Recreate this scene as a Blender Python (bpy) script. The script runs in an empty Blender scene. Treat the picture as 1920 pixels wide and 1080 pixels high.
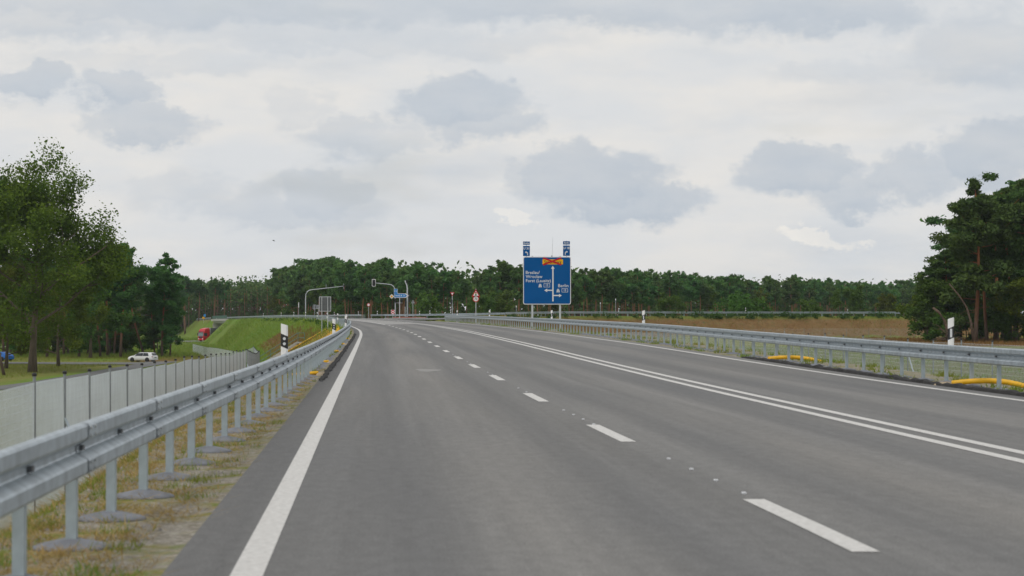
import bpy, bmesh, math, random
import numpy as np
from mathutils import Vector, Matrix
random.seed(7); RNG = np.random.default_rng(7)
R = math.radians
SC = bpy.context.scene
COL = SC.collection

# ------------------------------------------------------------------ camera
FPX, HOR, EYE = 4533.0, 591.0, 1.337        # focal length in photo pixels, horizon row, eye height
cam_d = bpy.data.cameras.new('camera'); cam = bpy.data.objects.new('camera', cam_d); COL.objects.link(cam)
cam_d.sensor_width = 36; cam_d.lens = 85; cam_d.clip_start = 0.3; cam_d.clip_end = 20000
cam.location = (0, 0, EYE); cam.rotation_euler = (R(90) + math.atan((HOR - 540) / FPX), 0, 0)
cam_d.dof.use_dof = True; cam_d.dof.focus_distance = 190; cam_d.dof.aperture_fstop = 5.6
SC.camera = cam

# ------------------------------------------------------------------ light, sky, exposure
SUN_EL, SUN_AZ = R(52), R(215)               # azimuth clockwise from +Y (the viewing direction)
sun_d = bpy.data.lights.new('sun', 'SUN'); sun = bpy.data.objects.new('sun', sun_d); COL.objects.link(sun)
sun_d.energy = 1.1; sun_d.angle = R(25); sun_d.color = (1.0, 0.955, 0.9)
sd = Vector((math.sin(SUN_AZ) * math.cos(SUN_EL), math.cos(SUN_AZ) * math.cos(SUN_EL), math.sin(SUN_EL)))
sun.rotation_euler = (-sd).to_track_quat('-Z', 'Y').to_euler()
SC.view_settings.view_transform = 'Standard'; SC.view_settings.look = 'None'
SC.view_settings.gamma = 1; SC.view_settings.exposure = 0.0; SC.view_settings.use_curve_mapping = False
SC.cycles.use_denoising = True; SC.cycles.max_bounces = 6; SC.cycles.transparent_max_bounces = 12

W = bpy.data.worlds.new('World'); SC.world = W; W.use_nodes = True
def world():
    nt = W.node_tree; N = nt.nodes; L = nt.links; N.clear()
    def nd(t, **k):
        n = N.new(t)
        for a, b in k.items(): setattr(n, a, b)
        return n
    def put(sock, v):
        if hasattr(v, 'is_output'): L.new(v, sock)
        else: sock.default_value = v
    def m(op, a, b=0.0, c=0.0, clamp=False):
        n = nd('ShaderNodeMath', operation=op, use_clamp=clamp)
        put(n.inputs[0], a); put(n.inputs[1], b); put(n.inputs[2], c); return n.outputs[0]
    def comb(x, y, z):
        n = nd('ShaderNodeCombineXYZ'); put(n.inputs[0], x); put(n.inputs[1], y); put(n.inputs[2], z); return n.outputs[0]
    def noise(v, scale, detail=6, rough=.55):
        n = nd('ShaderNodeTexNoise'); L.new(v, n.inputs['Vector']); n.inputs['Scale'].default_value = scale
        n.inputs['Detail'].default_value = detail; n.inputs['Roughness'].default_value = rough; return n
    def mapr(v, a, b, c, d, smooth=True):
        n = nd('ShaderNodeMapRange', interpolation_type='SMOOTHSTEP' if smooth else 'LINEAR'); L.new(v, n.inputs[0])
        for i, x in enumerate((a, b, c, d)): n.inputs[1 + i].default_value = x
        return n.outputs[0]
    def mix(f, a, b):
        n = nd('ShaderNodeMix', data_type='RGBA'); put(n.inputs[0], f); put(n.inputs[6], a); put(n.inputs[7], b); return n.outputs[2]
    sky = nd('ShaderNodeTexSky', sky_type='NISHITA', sun_disc=False)
    sky.sun_elevation = SUN_EL; sky.sun_rotation = SUN_AZ; sky.air_density = 1.4; sky.dust_density = 3
    tc = nd('ShaderNodeTexCoord'); sp = nd('ShaderNodeSeparateXYZ'); L.new(tc.outputs['Generated'], sp.inputs[0])
    az = m('ARCTAN2', sp.outputs[0], sp.outputs[1]); el = m('ARCSINE', sp.outputs[2])
    u = m('MULTIPLY', az, FPX / 1000); v = m('MULTIPLY', el, FPX / 1000)   # thousandths of the lens's focal length
    uv = comb(u, m('MULTIPLY', v, 1.7), 0)
    wob = noise(uv, 7.0, 7, .58); wob2 = noise(comb(u, m('MULTIPLY', v, 1.3), 4.7), 20.0, 7, .68)
    ws = nd('ShaderNodeSeparateColor'); L.new(wob.outputs['Color'], ws.inputs[0])
    w2 = nd('ShaderNodeSeparateColor'); L.new(wob2.outputs['Color'], w2.inputs[0])
    uu = m('ADD', u, m('ADD', m('MULTIPLY', m('SUBTRACT', ws.outputs[0], .5), .20), m('MULTIPLY', m('SUBTRACT', w2.outputs[0], .5), .085)))
    vv = m('ADD', v, m('ADD', m('MULTIPLY', m('SUBTRACT', ws.outputs[1], .5), .12), m('MULTIPLY', m('SUBTRACT', w2.outputs[1], .5), .07)))
    # broad grey cloud sheets all over the sky
    sheet = noise(comb(m('MULTIPLY', u, .55), m('MULTIPLY', v, 2.6), 1.3), 2.3, 5, .5)
    dark = mapr(sheet.outputs['Fac'], .50, .74, 0, .34)
    # single clouds in the part of the sky that is in view: centre, half size (photo px), weight
    def cloud(cx, cy, rx, ry, w, soft, acc):
        rx *= 1.22; ry *= 1.22; du = m('MULTIPLY', m('SUBTRACT', uu, (cx - 960) / 1000), 1000 / rx)
        dv = m('MULTIPLY', m('SUBTRACT', vv, (HOR - cy) / 1000), 1000 / ry)
        # flatter base, rounder top
        dv = m('MULTIPLY', dv, m('ADD', 1.0, m('MULTIPLY', m('LESS_THAN', dv, 0), .35)))
        d = m('SQRT', m('ADD', m('MULTIPLY', du, du), m('MULTIPLY', dv, dv)))
        low = mapr(dv, .35, -.9, 0, 1)                       # crisp heads, frayed bases, darkest below the middle
        t = m('DIVIDE', m('SUBTRACT', 1.02, d), m('ADD', soft * .55, m('MULTIPLY', low, .55)))
        t = mapr(t, 0, 1, 0, w)
        return m('MAXIMUM', acc, m('MULTIPLY', t, m('ADD', .72, m('MULTIPLY', low, .34))))
    for c in [(75, 178, 62, 44, .75, .6), (225, 180, 85, 52, .75, .6), (270, 240, 110, 46, .72, .6), (860, 205, 135, 62, .78, .55), (900, 240, 110, 60, .7, .6),
              (690, 268, 130, 50, .55, .7), (560, 215, 70, 40, .3, .8), (1105, 345, 140, 70, .85, .55), (1170, 385, 150, 50, .85, .55), (1000, 345, 70, 50, .6, .7),
              (1495, 335, 120, 58, .82, .55), (1600, 370, 110, 40, .7, .6), (1700, 350, 80, 55, .72, .65), (1850, 315, 125, 75, .85, .6),
              (615, 375, 95, 62, .62, .65), (560, 400, 200, 50, .5, .7), (340, 365, 110, 55, .36, .8),
              (420, 25, 620, 75, .62, .75), (1180, 20, 560, 60, .68, .75), (1520, 45, 230, 56, .75, .7), (130, 60, 260, 50, .5, .8), (1880, 120, 200, 90, .55, .8), (700, 90, 420, 40, .35, .9), (1650, 150, 260, 40, .3, .9), (300, 130, 300, 30, .28, .9)]:
        dark = cloud(*c, dark)
    tone = noise(comb(m('MULTIPLY', u, .8), m('MULTIPLY', v, 2.2), 9.1), 9.0, 6, .55)
    dark = m('ADD', dark, m('MULTIPLY', m('SUBTRACT', tone.outputs['Fac'], .5), .5), clamp=True)
    glow = m('MULTIPLY', m('MAXIMUM', cloud(1535, 452, 62, 22, 1.0, .5, 0.0), cloud(960, 415, 40, 12, .6, .6, 0.0)), .95)
    warm = noise(comb(m('MULTIPLY', u, .7), m('MULTIPLY', v, 2.4), 15.5), 3.2, 5, .55)
    light = mix(mapr(warm.outputs['Fac'], .38, .66, 0, 1), (7.1, 7.28, 7.45, 1), (7.95, 7.78, 7.5, 1))
    light = mix(glow, light, (9.5, 9.05, 8.3, 1))
    cl = mix(dark, light, (4.5, 5.15, 5.95, 1))
    gaps = noise(comb(m('MULTIPLY', u, .5), m('MULTIPLY', v, 1.6), 20.0), 3.0, 4, .5)
    cover = mapr(gaps.outputs['Fac'], .3, .42, .86, 1.0)
    out = mix(cover, sky.outputs[0], cl)
    bg = nd('ShaderNodeBackground'); L.new(out, bg.inputs[0]); bg.inputs[1].default_value = 0.1
    wo = nd('ShaderNodeOutputWorld'); L.new(bg.outputs[0], wo.inputs[0])
world()

# ------------------------------------------------------------------ materials
MATS = {}
def mat(name, col, rough=.8, metal=0.0, var=0.0, vscale=3.0, col2=None, bump=0.0, bscale=40.0, spec=None, stretch=None, transl=0.0, rnd=0.0):
    """procedural Principled material: colour with noise variation between col and col2, fine bump"""
    if name in MATS: return MATS[name]
    mt = bpy.data.materials.new(name); mt.use_nodes = True; nt = mt.node_tree; N = nt.nodes; L = nt.links
    b = N['Principled BSDF']; b.inputs['Roughness'].default_value = rough; b.inputs['Metallic'].default_value = metal
    if spec is not None: b.inputs['Specular IOR Level'].default_value = spec
    tc = N.new('ShaderNodeTexCoord'); src = tc.outputs['Object']
    if stretch:
        mp = N.new('ShaderNodeMapping'); L.new(src, mp.inputs[0]); mp.inputs['Scale'].default_value = stretch; src = mp.outputs[0]
    c2 = col2 or tuple(max(0, c * (1 - var)) for c in col)
    c1 = col if col2 else tuple(min(1, c * (1 + var)) for c in col)
    n = N.new('ShaderNodeTexNoise'); L.new(src, n.inputs['Vector']); n.inputs['Scale'].default_value = vscale; n.inputs['Detail'].default_value = 6
    r = N.new('ShaderNodeMapRange'); L.new(n.outputs['Fac'], r.inputs[0]); r.inputs[1].default_value = .3; r.inputs[2].default_value = .7
    mx = N.new('ShaderNodeMix'); mx.data_type = 'RGBA'; L.new(r.outputs[0], mx.inputs[0]); mx.inputs[6].default_value = (*c1, 1); mx.inputs[7].default_value = (*c2, 1)
    out = mx.outputs[2]
    if rnd:
        oi = N.new('ShaderNodeObjectInfo'); ge = N.new('ShaderNodeNewGeometry')
        ad = N.new('ShaderNodeMath'); ad.operation = 'ADD'; L.new(oi.outputs['Random'], ad.inputs[0]); L.new(ge.outputs['Random Per Island'], ad.inputs[1])
        mr = N.new('ShaderNodeMapRange'); L.new(ad.outputs[0], mr.inputs[0]); mr.inputs[2].default_value = 2.0; mr.inputs[3].default_value = 1 - rnd; mr.inputs[4].default_value = 1 + rnd
        hs = N.new('ShaderNodeHueSaturation'); L.new(out, hs.inputs['Color']); L.new(mr.outputs[0], hs.inputs['Value'])
        mh = N.new('ShaderNodeMapRange'); L.new(oi.outputs['Random'], mh.inputs[0]); mh.inputs[3].default_value = .472; mh.inputs[4].default_value = .522; L.new(mh.outputs[0], hs.inputs['Hue'])
        out = hs.outputs[0]
    L.new(out, b.inputs['Base Color'])
    if bump:
        n2 = N.new('ShaderNodeTexNoise'); L.new(src, n2.inputs['Vector']); n2.inputs['Scale'].default_value = bscale; n2.inputs['Detail'].default_value = 4
        bp = N.new('ShaderNodeBump'); bp.inputs['Strength'].default_value = bump; bp.inputs['Distance'].default_value = .02
        L.new(n2.outputs['Fac'], bp.inputs['Height']); L.new(bp.outputs[0], b.inputs['Normal'])
    if transl:
        tr = N.new('ShaderNodeBsdfTranslucent'); L.new(out, tr.inputs[0])
        ms = N.new('ShaderNodeMixShader'); ms.inputs[0].default_value = transl
        L.new(b.outputs[0], ms.inputs[1]); L.new(tr.outputs[0], ms.inputs[2]); L.new(ms.outputs[0], N['Material Output'].inputs[0])
    MATS[name] = mt; return mt

STEEL = mat('galvanised_steel', (.375, .43, .47), .42, .55, .22, 6, bump=.05, bscale=60)
STEEL_POST = mat('galvanised_post', (.35, .41, .44), .55, .3, .15, 8)
POLE = mat('pale_zinc_pole', (.52, .55, .57), .5, .2, .08, 5)
STEEL_DULL = mat('dull_zinc', (.40, .42, .43), .6, .35, .15, 4)
WIRE = mat('fence_wire', (.62, .69, .73), .5, .1, .08, 2)
DARKBOLT = mat('dark_bolt', (.11, .115, .12), .6, .4, .2, 30)
RUBBER = mat('grey_disc', (.175, .185, .21), .75, 0, .2, 9)
WHITE = mat('white_plastic', (.88, .88, .88), .45, 0, .04, 6)
BLACK = mat('black_plastic', (.018, .018, .02), .5, 0, .2, 10)
REFL = mat('reflector', (.72, .74, .76), .25, .3, .05, 60)
PAINT = mat('road_paint', (.68, .67, .65), .75, 0, .0, 22, col2=(.47, .46, .44), bump=.15, bscale=120)
BLUE = mat('sign_blue', (.001, .088, .29), .5, 0, .05, .9, spec=.12)
SIGNW = mat('sign_white', (.72, .72, .72), .4, 0, .03, 5, spec=.15)
RED = mat('sign_red', (.50, .012, .02), .4, 0, .05, 5, spec=.15)
YEL = mat('sign_yellow', (.80, .42, .012), .4, 0, .05, 5, spec=.15)
SIGNBACK = mat('sign_back', (.13, .14, .145), .6, .3, .12, 2)
PIPE = mat('yellow_pipe', (.78, .43, .008), .5, 0, .1, 6)
CONC = mat('concrete', (.42, .41, .38), .85, 0, .15, 1.5, bump=.2, bscale=20)
GREENRAIL = mat('green_handrail', (.10, .19, .15), .5, .2, .1, 5)
TAR = mat('asphalt_bead', (.022, .021, .021), .9, 0, .35, 12, bump=.6, bscale=30)
SAND = mat('sand', (.36, .29, .20), .95, 0, .18, 6, bump=.5, bscale=50)
REDPAVE = mat('red_paving', (.42, .10, .075), .85, 0, .15, 4)
BARK = mat('oak_bark', (.105, .082, .058), .95, 0, .35, 3, bump=.6, bscale=10, stretch=(1, 1, .25))
BARKD = mat('dead_wood', (.115, .08, .055), .95, 0, .3, 4)
def pine_bark(name='pine_bark', low=(.10, .07, .05), high=(.30, .115, .045)):
    mt = mat(name, low, .92, 0, .3, 3, bump=.5, bscale=9, stretch=(1, 1, .3))
    N = mt.node_tree.nodes; L = mt.node_tree.links; b = N['Principled BSDF']
    old = b.inputs['Base Color'].links[0].from_socket
    tc = N.new('ShaderNodeTexCoord'); s = N.new('ShaderNodeSeparateXYZ'); L.new(tc.outputs['Object'], s.inputs[0])
    r = N.new('ShaderNodeMapRange'); L.new(s.outputs[2], r.inputs[0]); r.inputs[1].default_value = 2.0; r.inputs[2].default_value = 8.0
    mx = N.new('ShaderNodeMix'); mx.data_type = 'RGBA'; L.new(r.outputs[0], mx.inputs[0]); L.new(old, mx.inputs[6]); mx.inputs[7].default_value = (*high, 1)
    L.new(mx.outputs[2], b.inputs['Base Color']); return mt
PBARK = pine_bark()
FBARK = pine_bark('forest_pine_bark', (.15, .095, .065), (.29, .135, .065))
NEEDLE = mat('pine_needles', (.105, .195, .044), .8, 0, 0, .5, col2=(.058, .130, .040), transl=.3, rnd=.35, spec=.1)
NEEDLE2 = mat('far_pine_needles', (.118, .210, .050), .85, 0, 0, .25, col2=(.066, .148, .052), transl=.3, rnd=.4, spec=.1)
LEAF = mat('oak_leaves', (.140, .190, .020), .75, 0, 0, .4, col2=(.070, .120, .017), transl=.38, rnd=.35, spec=.12)
LEAF2 = mat('bush_leaves', (.105, .195, .030), .75, 0, 0, .4, col2=(.062, .13, .028), transl=.36, rnd=.35, spec=.12)
GRASSM = mat('grass_blades', (.145, .245, .030), .75, 0, 0, .35, col2=(.24, .22, .05), transl=.3, rnd=.3, spec=.1)
GREENBL = mat('green_blades', (.155, .275, .028), .75, 0, 0, .2, col2=(.25, .27, .05), transl=.3, rnd=.3, spec=.1)
STRAW = mat('straw', (.46, .33, .13), .8, 0, 0, .9, col2=(.30, .25, .08), transl=.25, rnd=.3, spec=.1)
DRYBL = mat('dry_blades', (.29, .165, .055), .8, 0, 0, .5, col2=(.20, .15, .045), transl=.25, rnd=.3, spec=.1)
WEED = mat('weed_leaves', (.045, .10, .025), .7, 0, 0, .5, col2=(.07, .13, .03), transl=.3, rnd=.3, spec=.1)
STONE = mat('gravel_stones', (.30, .28, .26), .9, 0, .3, 6, rnd=.35)
GLASS = mat('car_glass', (.015, .02, .025), .08, 0, .1, 2, spec=.6)
TYRE = mat('tyre', (.015, .015, .016), .85)
ALLOY = mat('alloy', (.45, .46, .48), .35, .7)
CARW = mat('white_car_paint', (.72, .73, .74), .28, 0, .02, 2)
CARB = mat('blue_car_paint', (.012, .12, .42), .25, .1, .02, 2)
TRED = mat('red_truck_paint', (.50, .008, .022), .3, 0, .03, 2)
TGREY = mat('grey_trailer', (.085, .09, .10), .6, 0, .1, 1)
TAILR = mat('tail_lamp', (.30, .012, .012), .25)
LAMPW = mat('head_lamp', (.65, .66, .68), .15)
ORANGE = mat('pale_lens', (.05, .05, .05), .3)

# ------------------------------------------------------------------ helpers
class MB:
    def __init__(s): s.v = []; s.f = []; s.uv = None
    def quad(s, a, b, c, d):
        n = len(s.v); s.v += [a, b, c, d]; s.f.append((n, n + 1, n + 2, n + 3)); return s
    def tri(s, a, b, c):
        n = len(s.v); s.v += [a, b, c]; s.f.append((n, n + 1, n + 2)); return s
    def box(s, c, d, rz=0.0):
        n = len(s.v); cs, sn = math.cos(rz), math.sin(rz)
        for z in (-.5, .5):
            for x, y in ((-.5, -.5), (.5, -.5), (.5, .5), (-.5, .5)):
                px, py = x * d[0], y * d[1]
                s.v.append((c[0] + px * cs - py * sn, c[1] + px * sn + py * cs, c[2] + z * d[2]))
        s.f += [(n + 3, n + 2, n + 1, n), (n + 4, n + 5, n + 6, n + 7)] + [(n + i, n + (i + 1) % 4, n + 4 + (i + 1) % 4, n + 4 + i) for i in range(4)]
        return s
    def tube(s, pts, rad, k=8, cap=True):
        pts = [Vector(p) for p in pts]; rad = rad if hasattr(rad, '__len__') else [rad] * len(pts)
        n0 = len(s.v)
        for i, p in enumerate(pts):
            t = (pts[min(i + 1, len(pts) - 1)] - pts[max(i - 1, 0)]).normalized()
            ref = Vector((0, 0, 1)) if abs(t.z) < .9 else Vector((0, 1, 0))
            a = t.cross(ref).normalized(); b = t.cross(a).normalized()
            for j in range(k):
                th = 2 * math.pi * j / k
                s.v.append(tuple(p + (a * math.cos(th) + b * math.sin(th)) * rad[i]))
        for i in range(len(pts) - 1):
            for j in range(k):
                a = n0 + i * k + j; b = n0 + i * k + (j + 1) % k
                s.f.append((a, a + k, b + k, b))
        if cap:
            s.f.append(tuple(n0 + j for j in range(k))); m = n0 + (len(pts) - 1) * k
            s.f.append(tuple(m + k - 1 - j for j in range(k)))
        return s
    def lathe(s, prof, k=16, c=(0, 0, 0), axis='z'):
        n0 = len(s.v)
        for r, h in prof:
            for j in range(k):
                th = 2 * math.pi * j / k; x, y = r * math.cos(th), r * math.sin(th)
                p = (x, y, h) if axis == 'z' else ((x, h, y) if axis == 'y' else (h, x, y))
                s.v.append((c[0] + p[0], c[1] + p[1], c[2] + p[2]))
        for i in range(len(prof) - 1):
            for j in range(k):
                a = n0 + i * k + j; b = n0 + i * k + (j + 1) % k; s.f.append((a, b, b + k, a + k))
        s.f.append(tuple(n0 + k - 1 - j for j in range(k))); m = n0 + (len(prof) - 1) * k; s.f.append(tuple(m + j for j in range(k)))
        return s
    def plate(s, poly, y0, y1):
        """outline in x/z, front face at y0 (towards -y), back at y1"""
        n = len(s.v); k = len(poly)
        s.v += [(x, y0, z) for x, z in poly] + [(x, y1, z) for x, z in poly]
        s.f.append(tuple(range(n, n + k))); s.f.append(tuple(n + 2 * k - 1 - i for i in range(k)))
        s.f += [(n + (i + 1) % k, n + i, n + k + i, n + k + (i + 1) % k) for i in range(k)]
        return s
    def loft(s, rings, closed=True, cap=True):
        n0 = len(s.v); k = len(rings[0])
        for r in rings: s.v += [tuple(p) for p in r]
        for i in range(len(rings) - 1):
            for j in range(k if closed else k - 1):
                a = n0 + i * k + j; b = n0 + i * k + (j + 1) % k; s.f.append((a, b, b + k, a + k))
        if cap and closed:
            s.f.append(tuple(n0 + k - 1 - j for j in range(k))); m = n0 + (len(rings) - 1) * k; s.f.append(tuple(m + j for j in range(k)))
        return s
    def mesh(s, name, m=None, smooth=False, fix=False):
        me = bpy.data.meshes.new(name); me.from_pydata(s.v, [], s.f)
        if m: me.materials.append(m)
        if fix:
            bm = bmesh.new(); bm.from_mesh(me); bmesh.ops.recalc_face_normals(bm, faces=bm.faces); bm.to_mesh(me); bm.free()
        if smooth: me.polygons.foreach_set('use_smooth', [True] * len(me.polygons))
        me.update(); return me
    def build(s, name, m, parent=None, smooth=False, fix=True):
        return obj(name, s.mesh(name, m, smooth, fix), parent)

def obj(name, me, parent=None, loc=None, rot=None):
    o = bpy.data.objects.new(name, me); COL.objects.link(o)
    if parent: o.parent = parent
    if loc is not None: o.location = loc
    if rot is not None: o.rotation_euler = rot
    return o
def tag(o, label=None, cat=None, group=None, kind=None):
    if label: o['label'] = label
    if cat: o['category'] = cat
    if group: o['group'] = group
    if kind: o['kind'] = kind
    return o
def thing(name, label, cat, loc=(0, 0, 0), rz=0.0, group=None):
    o = bpy.data.objects.new(name, None); COL.objects.link(o); o.empty_display_size = .2
    o.location = loc; o.rotation_euler = (0, 0, rz); return tag(o, label, cat, group)
def copy_tree(root, loc, rz=0.0, sc=1.0, label=None, group=None):
    c = root.copy(); COL.objects.link(c); c.location = loc; c.rotation_euler = (0, 0, rz); c.scale = (sc, sc, sc) if not hasattr(sc, '__len__') else sc
    if label: c['label'] = label
    if group: c['group'] = group
    for ch in root.children:
        d = ch.copy(); COL.objects.link(d); d.parent = c
        for g in ch.children:
            e = g.copy(); COL.objects.link(e); e.parent = d
    return c
def quads_mesh(name, verts, m, nper=4):
    """many separate quads (n,4,3) as one mesh, fast"""
    n = len(verts); me = bpy.data.meshes.new(name)
    me.vertices.add(n * nper); me.vertices.foreach_set('co', np.asarray(verts, dtype=np.float32).ravel())
    me.loops.add(n * nper); me.loops.foreach_set('vertex_index', np.arange(n * nper, dtype=np.int32))
    me.polygons.add(n); me.polygons.foreach_set('loop_start', np.arange(0, n * nper, nper, dtype=np.int32))
    me.materials.append(m); me.update(calc_edges=True); me.validate(); return me
def at(px, py, Y):
    """point at distance Y seen at this place of the picture (real position in metres)"""
    return Vector(((px - 960) * Y / FPX, Y, EYE - (py - HOR) * Y / FPX))
def sstep(a, b, x):
    t = np.clip((np.asarray(x, dtype=float) - a) / (b - a), 0, 1); return t * t * (3 - 2 * t)

# ------------------------------------------------------------------ plan of the place
def XL(Y):                                    # left edge line of the main road
    Y = np.asarray(Y, dtype=float); d = np.clip(Y - 130, 0, 430)
    return -.644 - .0578 * Y - .00013 * d * d - np.clip(Y - 560, 0, None) * (2 * .00013 * 430)
def slopeL(Y): return float((XL(Y + .5) - XL(Y - .5)))
_KY = [-100, 0, 30, 60, 90, 120, 160, 200, 240, 300, 360, 420, 480, 540, 600, 700, 780, 900, 1100]
_KZ = [0, 0, .0, .04, .105, .175, .262, .35, .435, .56, .67, .74, .72, .62, .46, .2, 0, -.5, -1.5]
def ZP(Y): return np.interp(Y, _KY, _KZ)
def ZR(off, Y):
    off = np.asarray(off, dtype=float); Y = np.asarray(Y, dtype=float)
    z = (ZP(Y - 12) + ZP(Y) + ZP(Y + 12)) / 3
    c = .018 * sstep(40, 105, Y) * (1 - .7 * sstep(240, 340, Y))
    return z + c * (np.clip(off, -3, 14) - 3.5)
def RP(off, Y, dz=0.0): return (float(XL(Y)) + off, float(Y), float(ZR(off, Y)) + dz)
# side road: near and far edge as Y(X)
NX = [-9.2, -7.5, -3, 4, 14, 30, 55, 90, 150, 260]; NY = [287, 300, 345, 380, 398, 409, 418, 429, 452, 505]
FX = [-27, -24, -14, 0, 20, 45, 80, 140, 260]; FY = [438, 433, 429.5, 428, 429, 433, 441, 464, 520]
def ZS(X, Y):
    b = ZR(11.2, Y); t = sstep(-22, 12, X); return b * (1 - t) + (1.22 - .35 * sstep(60, 120, X)) * t
AB = [(120, 880), (-88, 708), (-215, 603), (-420, 433)]     # motorway centre line
def ABD(X, Y):
    d = np.full(np.shape(X), 1e9)
    for (x0, y0), (x1, y1) in zip(AB[:-1], AB[1:]):
        L2 = (x1 - x0) ** 2 + (y1 - y0) ** 2; t = np.clip(((X - x0) * (x1 - x0) + (Y - y0) * (y1 - y0)) / L2, 0, 1)
        d = np.minimum(d, np.hypot(X - (x0 + t * (x1 - x0)), Y - (y0 + t * (y1 - y0))))
    return d
def bumps(X, Y, a=1.0):
    return a * (.5 * np.sin(X * .31 + 1.3 * np.sin(Y * .11)) * np.sin(Y * .23 + .7) + .3 * np.sin(X * .83 + Y * .57) + .2 * np.sin(X * 1.7 - Y * 1.31 + 2))
CL, CR = -1.6, 13.2                            # crests of the embankment beside the main road
def TERR(X, Y):
    X = np.asarray(X, dtype=float); Y = np.asarray(Y, dtype=float); off = X - XL(Y)
    left = -6.05 - .35 * sstep(395, 460, Y) + .08 * np.sin(X * .12) * np.sin(Y * .09) * (1 - sstep(395, 460, Y)); right = -1.35 - 1.25 * sstep(90, 330, Y) + .06 * bumps(X, Y)
    t = sstep(-10, 20, off); base = left * (1 - t) + right * t
    base = np.minimum(base, -6.35 + np.clip(ABD(X, Y) - 24, 0, None) * .4)
    dm = np.maximum.reduce([CL - off, off - CR, np.zeros_like(off)])
    gap = np.maximum(0, 48 - np.abs(Y - 748)); dm = dm + gap * 1.6
    zm = ZR(np.clip(off, CL, CR), Y) - .05 - dm * np.where(off < 0, .62 + .3 * sstep(520, 640, Y), .56) + .06 * bumps(X, Y) * np.clip(dm / 2, 0, 1)
    ny = np.interp(X, NX, NY); fy = np.interp(X, FX, FY)
    ds = np.maximum.reduce([ny - 2.2 - Y, Y - fy - 2.2, np.zeros_like(off), (-9.2 - X) * 3])
    zs = ZS(X, np.clip(Y, ny, fy)) - .05 - ds * .5 + .08 * bumps(X * 1.3, Y) * np.clip(ds / 2, 0, 1)
    return np.maximum.reduce([base, zm, zs])
def T(x, y): return float(TERR(x, y))

# ------------------------------------------------------------------ terrain sheet (to the horizon)
def ground_material():
    mt = bpy.data.materials.new('ground_cover'); mt.use_nodes = True; nt = mt.node_tree; N = nt.nodes; L = nt.links
    b = N['Principled BSDF']; b.inputs['Roughness'].default_value = .95; b.inputs['Specular IOR Level'].default_value = .1
    at_ = N.new('ShaderNodeAttribute'); at_.attribute_name = 'cover'; s = N.new('ShaderNodeSeparateColor'); L.new(at_.outputs['Color'], s.inputs[0])
    tc = N.new('ShaderNodeTexCoord')
    def noise(sc, det=5, rough=.6, off=0):
        mp = N.new('ShaderNodeMapping'); L.new(tc.outputs['Object'], mp.inputs[0]); mp.inputs['Location'].default_value = (off, off, 0)
        n = N.new('ShaderNodeTexNoise'); L.new(mp.outputs[0], n.inputs['Vector']); n.inputs['Scale'].default_value = sc
        n.inputs['Detail'].default_value = det; n.inputs['Roughness'].default_value = rough; return n.outputs['Fac']
    def mr(v, a, b_, c=0, d=1):
        n = N.new('ShaderNodeMapRange'); L.new(v, n.inputs[0])
        for i, x in enumerate((a, b_, c, d)): n.inputs[1 + i].default_value = x
        return n.outputs[0]
    def mix(f, a, c):
        n = N.new('ShaderNodeMix'); n.data_type = 'RGBA'; L.new(f, n.inputs[0])
        for sk, v in ((n.inputs[6], a), (n.inputs[7], c)):
            if isinstance(v, tuple): sk.default_value = (*v, 1)
            else: L.new(v, sk)
        return n.outputs[2]
    def wobble(v, n, amt=.55):
        a = N.new('ShaderNodeMath'); a.operation = 'MULTIPLY_ADD'; L.new(n, a.inputs[0]); a.inputs[1].default_value = amt; L.new(v, a.inputs[2])
        return mr(a.outputs[0], .38 + amt * .3, .62 + amt * .5)
    big, mid, fine = noise(.09, 4), noise(.6, 6, .65, 5), noise(5, 5, .7, 9)
    olive = mix(mr(mid, .35, .65), (.145, .19, .035), (.22, .20, .06))
    green = mix(mr(mid, .3, .7), (.095, .205, .024), (.18, .24, .04))
    brown = mix(mr(mid, .35, .65), (.18, .100, .042), (.22, .145, .065))
    brown = mix(mr(noise(1.7, 5, .65, 3), .55, .68), brown, (.10, .115, .045))
    field = mix(mr(mid, .35, .65), (.185, .18, .115), (.13, .15, .065))
    c = mix(wobble(s.outputs[1], mid), olive, green)
    c = mix(wobble(s.outputs[0], big), c, brown)
    c = mix(wobble(s.outputs[2], mid, .3), c, field)
    dk = N.new('ShaderNodeMix'); dk.data_type = 'RGBA'; dk.blend_type = 'MULTIPLY'; dk.inputs[0].default_value = 1
    L.new(c, dk.inputs[6]); sh = mr(fine, .3, .7, .62, 1.25)
    cb = N.new('ShaderNodeCombineColor'); [L.new(sh, cb.inputs[i]) for i in range(3)]; L.new(cb.outputs[0], dk.inputs[7])
    L.new(dk.outputs[2], b.inputs['Base Color'])
    bp = N.new('ShaderNodeBump'); bp.inputs['Strength'].default_value = .7; bp.inputs['Distance'].default_value = .12
    L.new(fine, bp.inputs['Height']); L.new(bp.outputs[0], b.inputs['Normal'])
    return mt
GROUND = ground_material()
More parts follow.
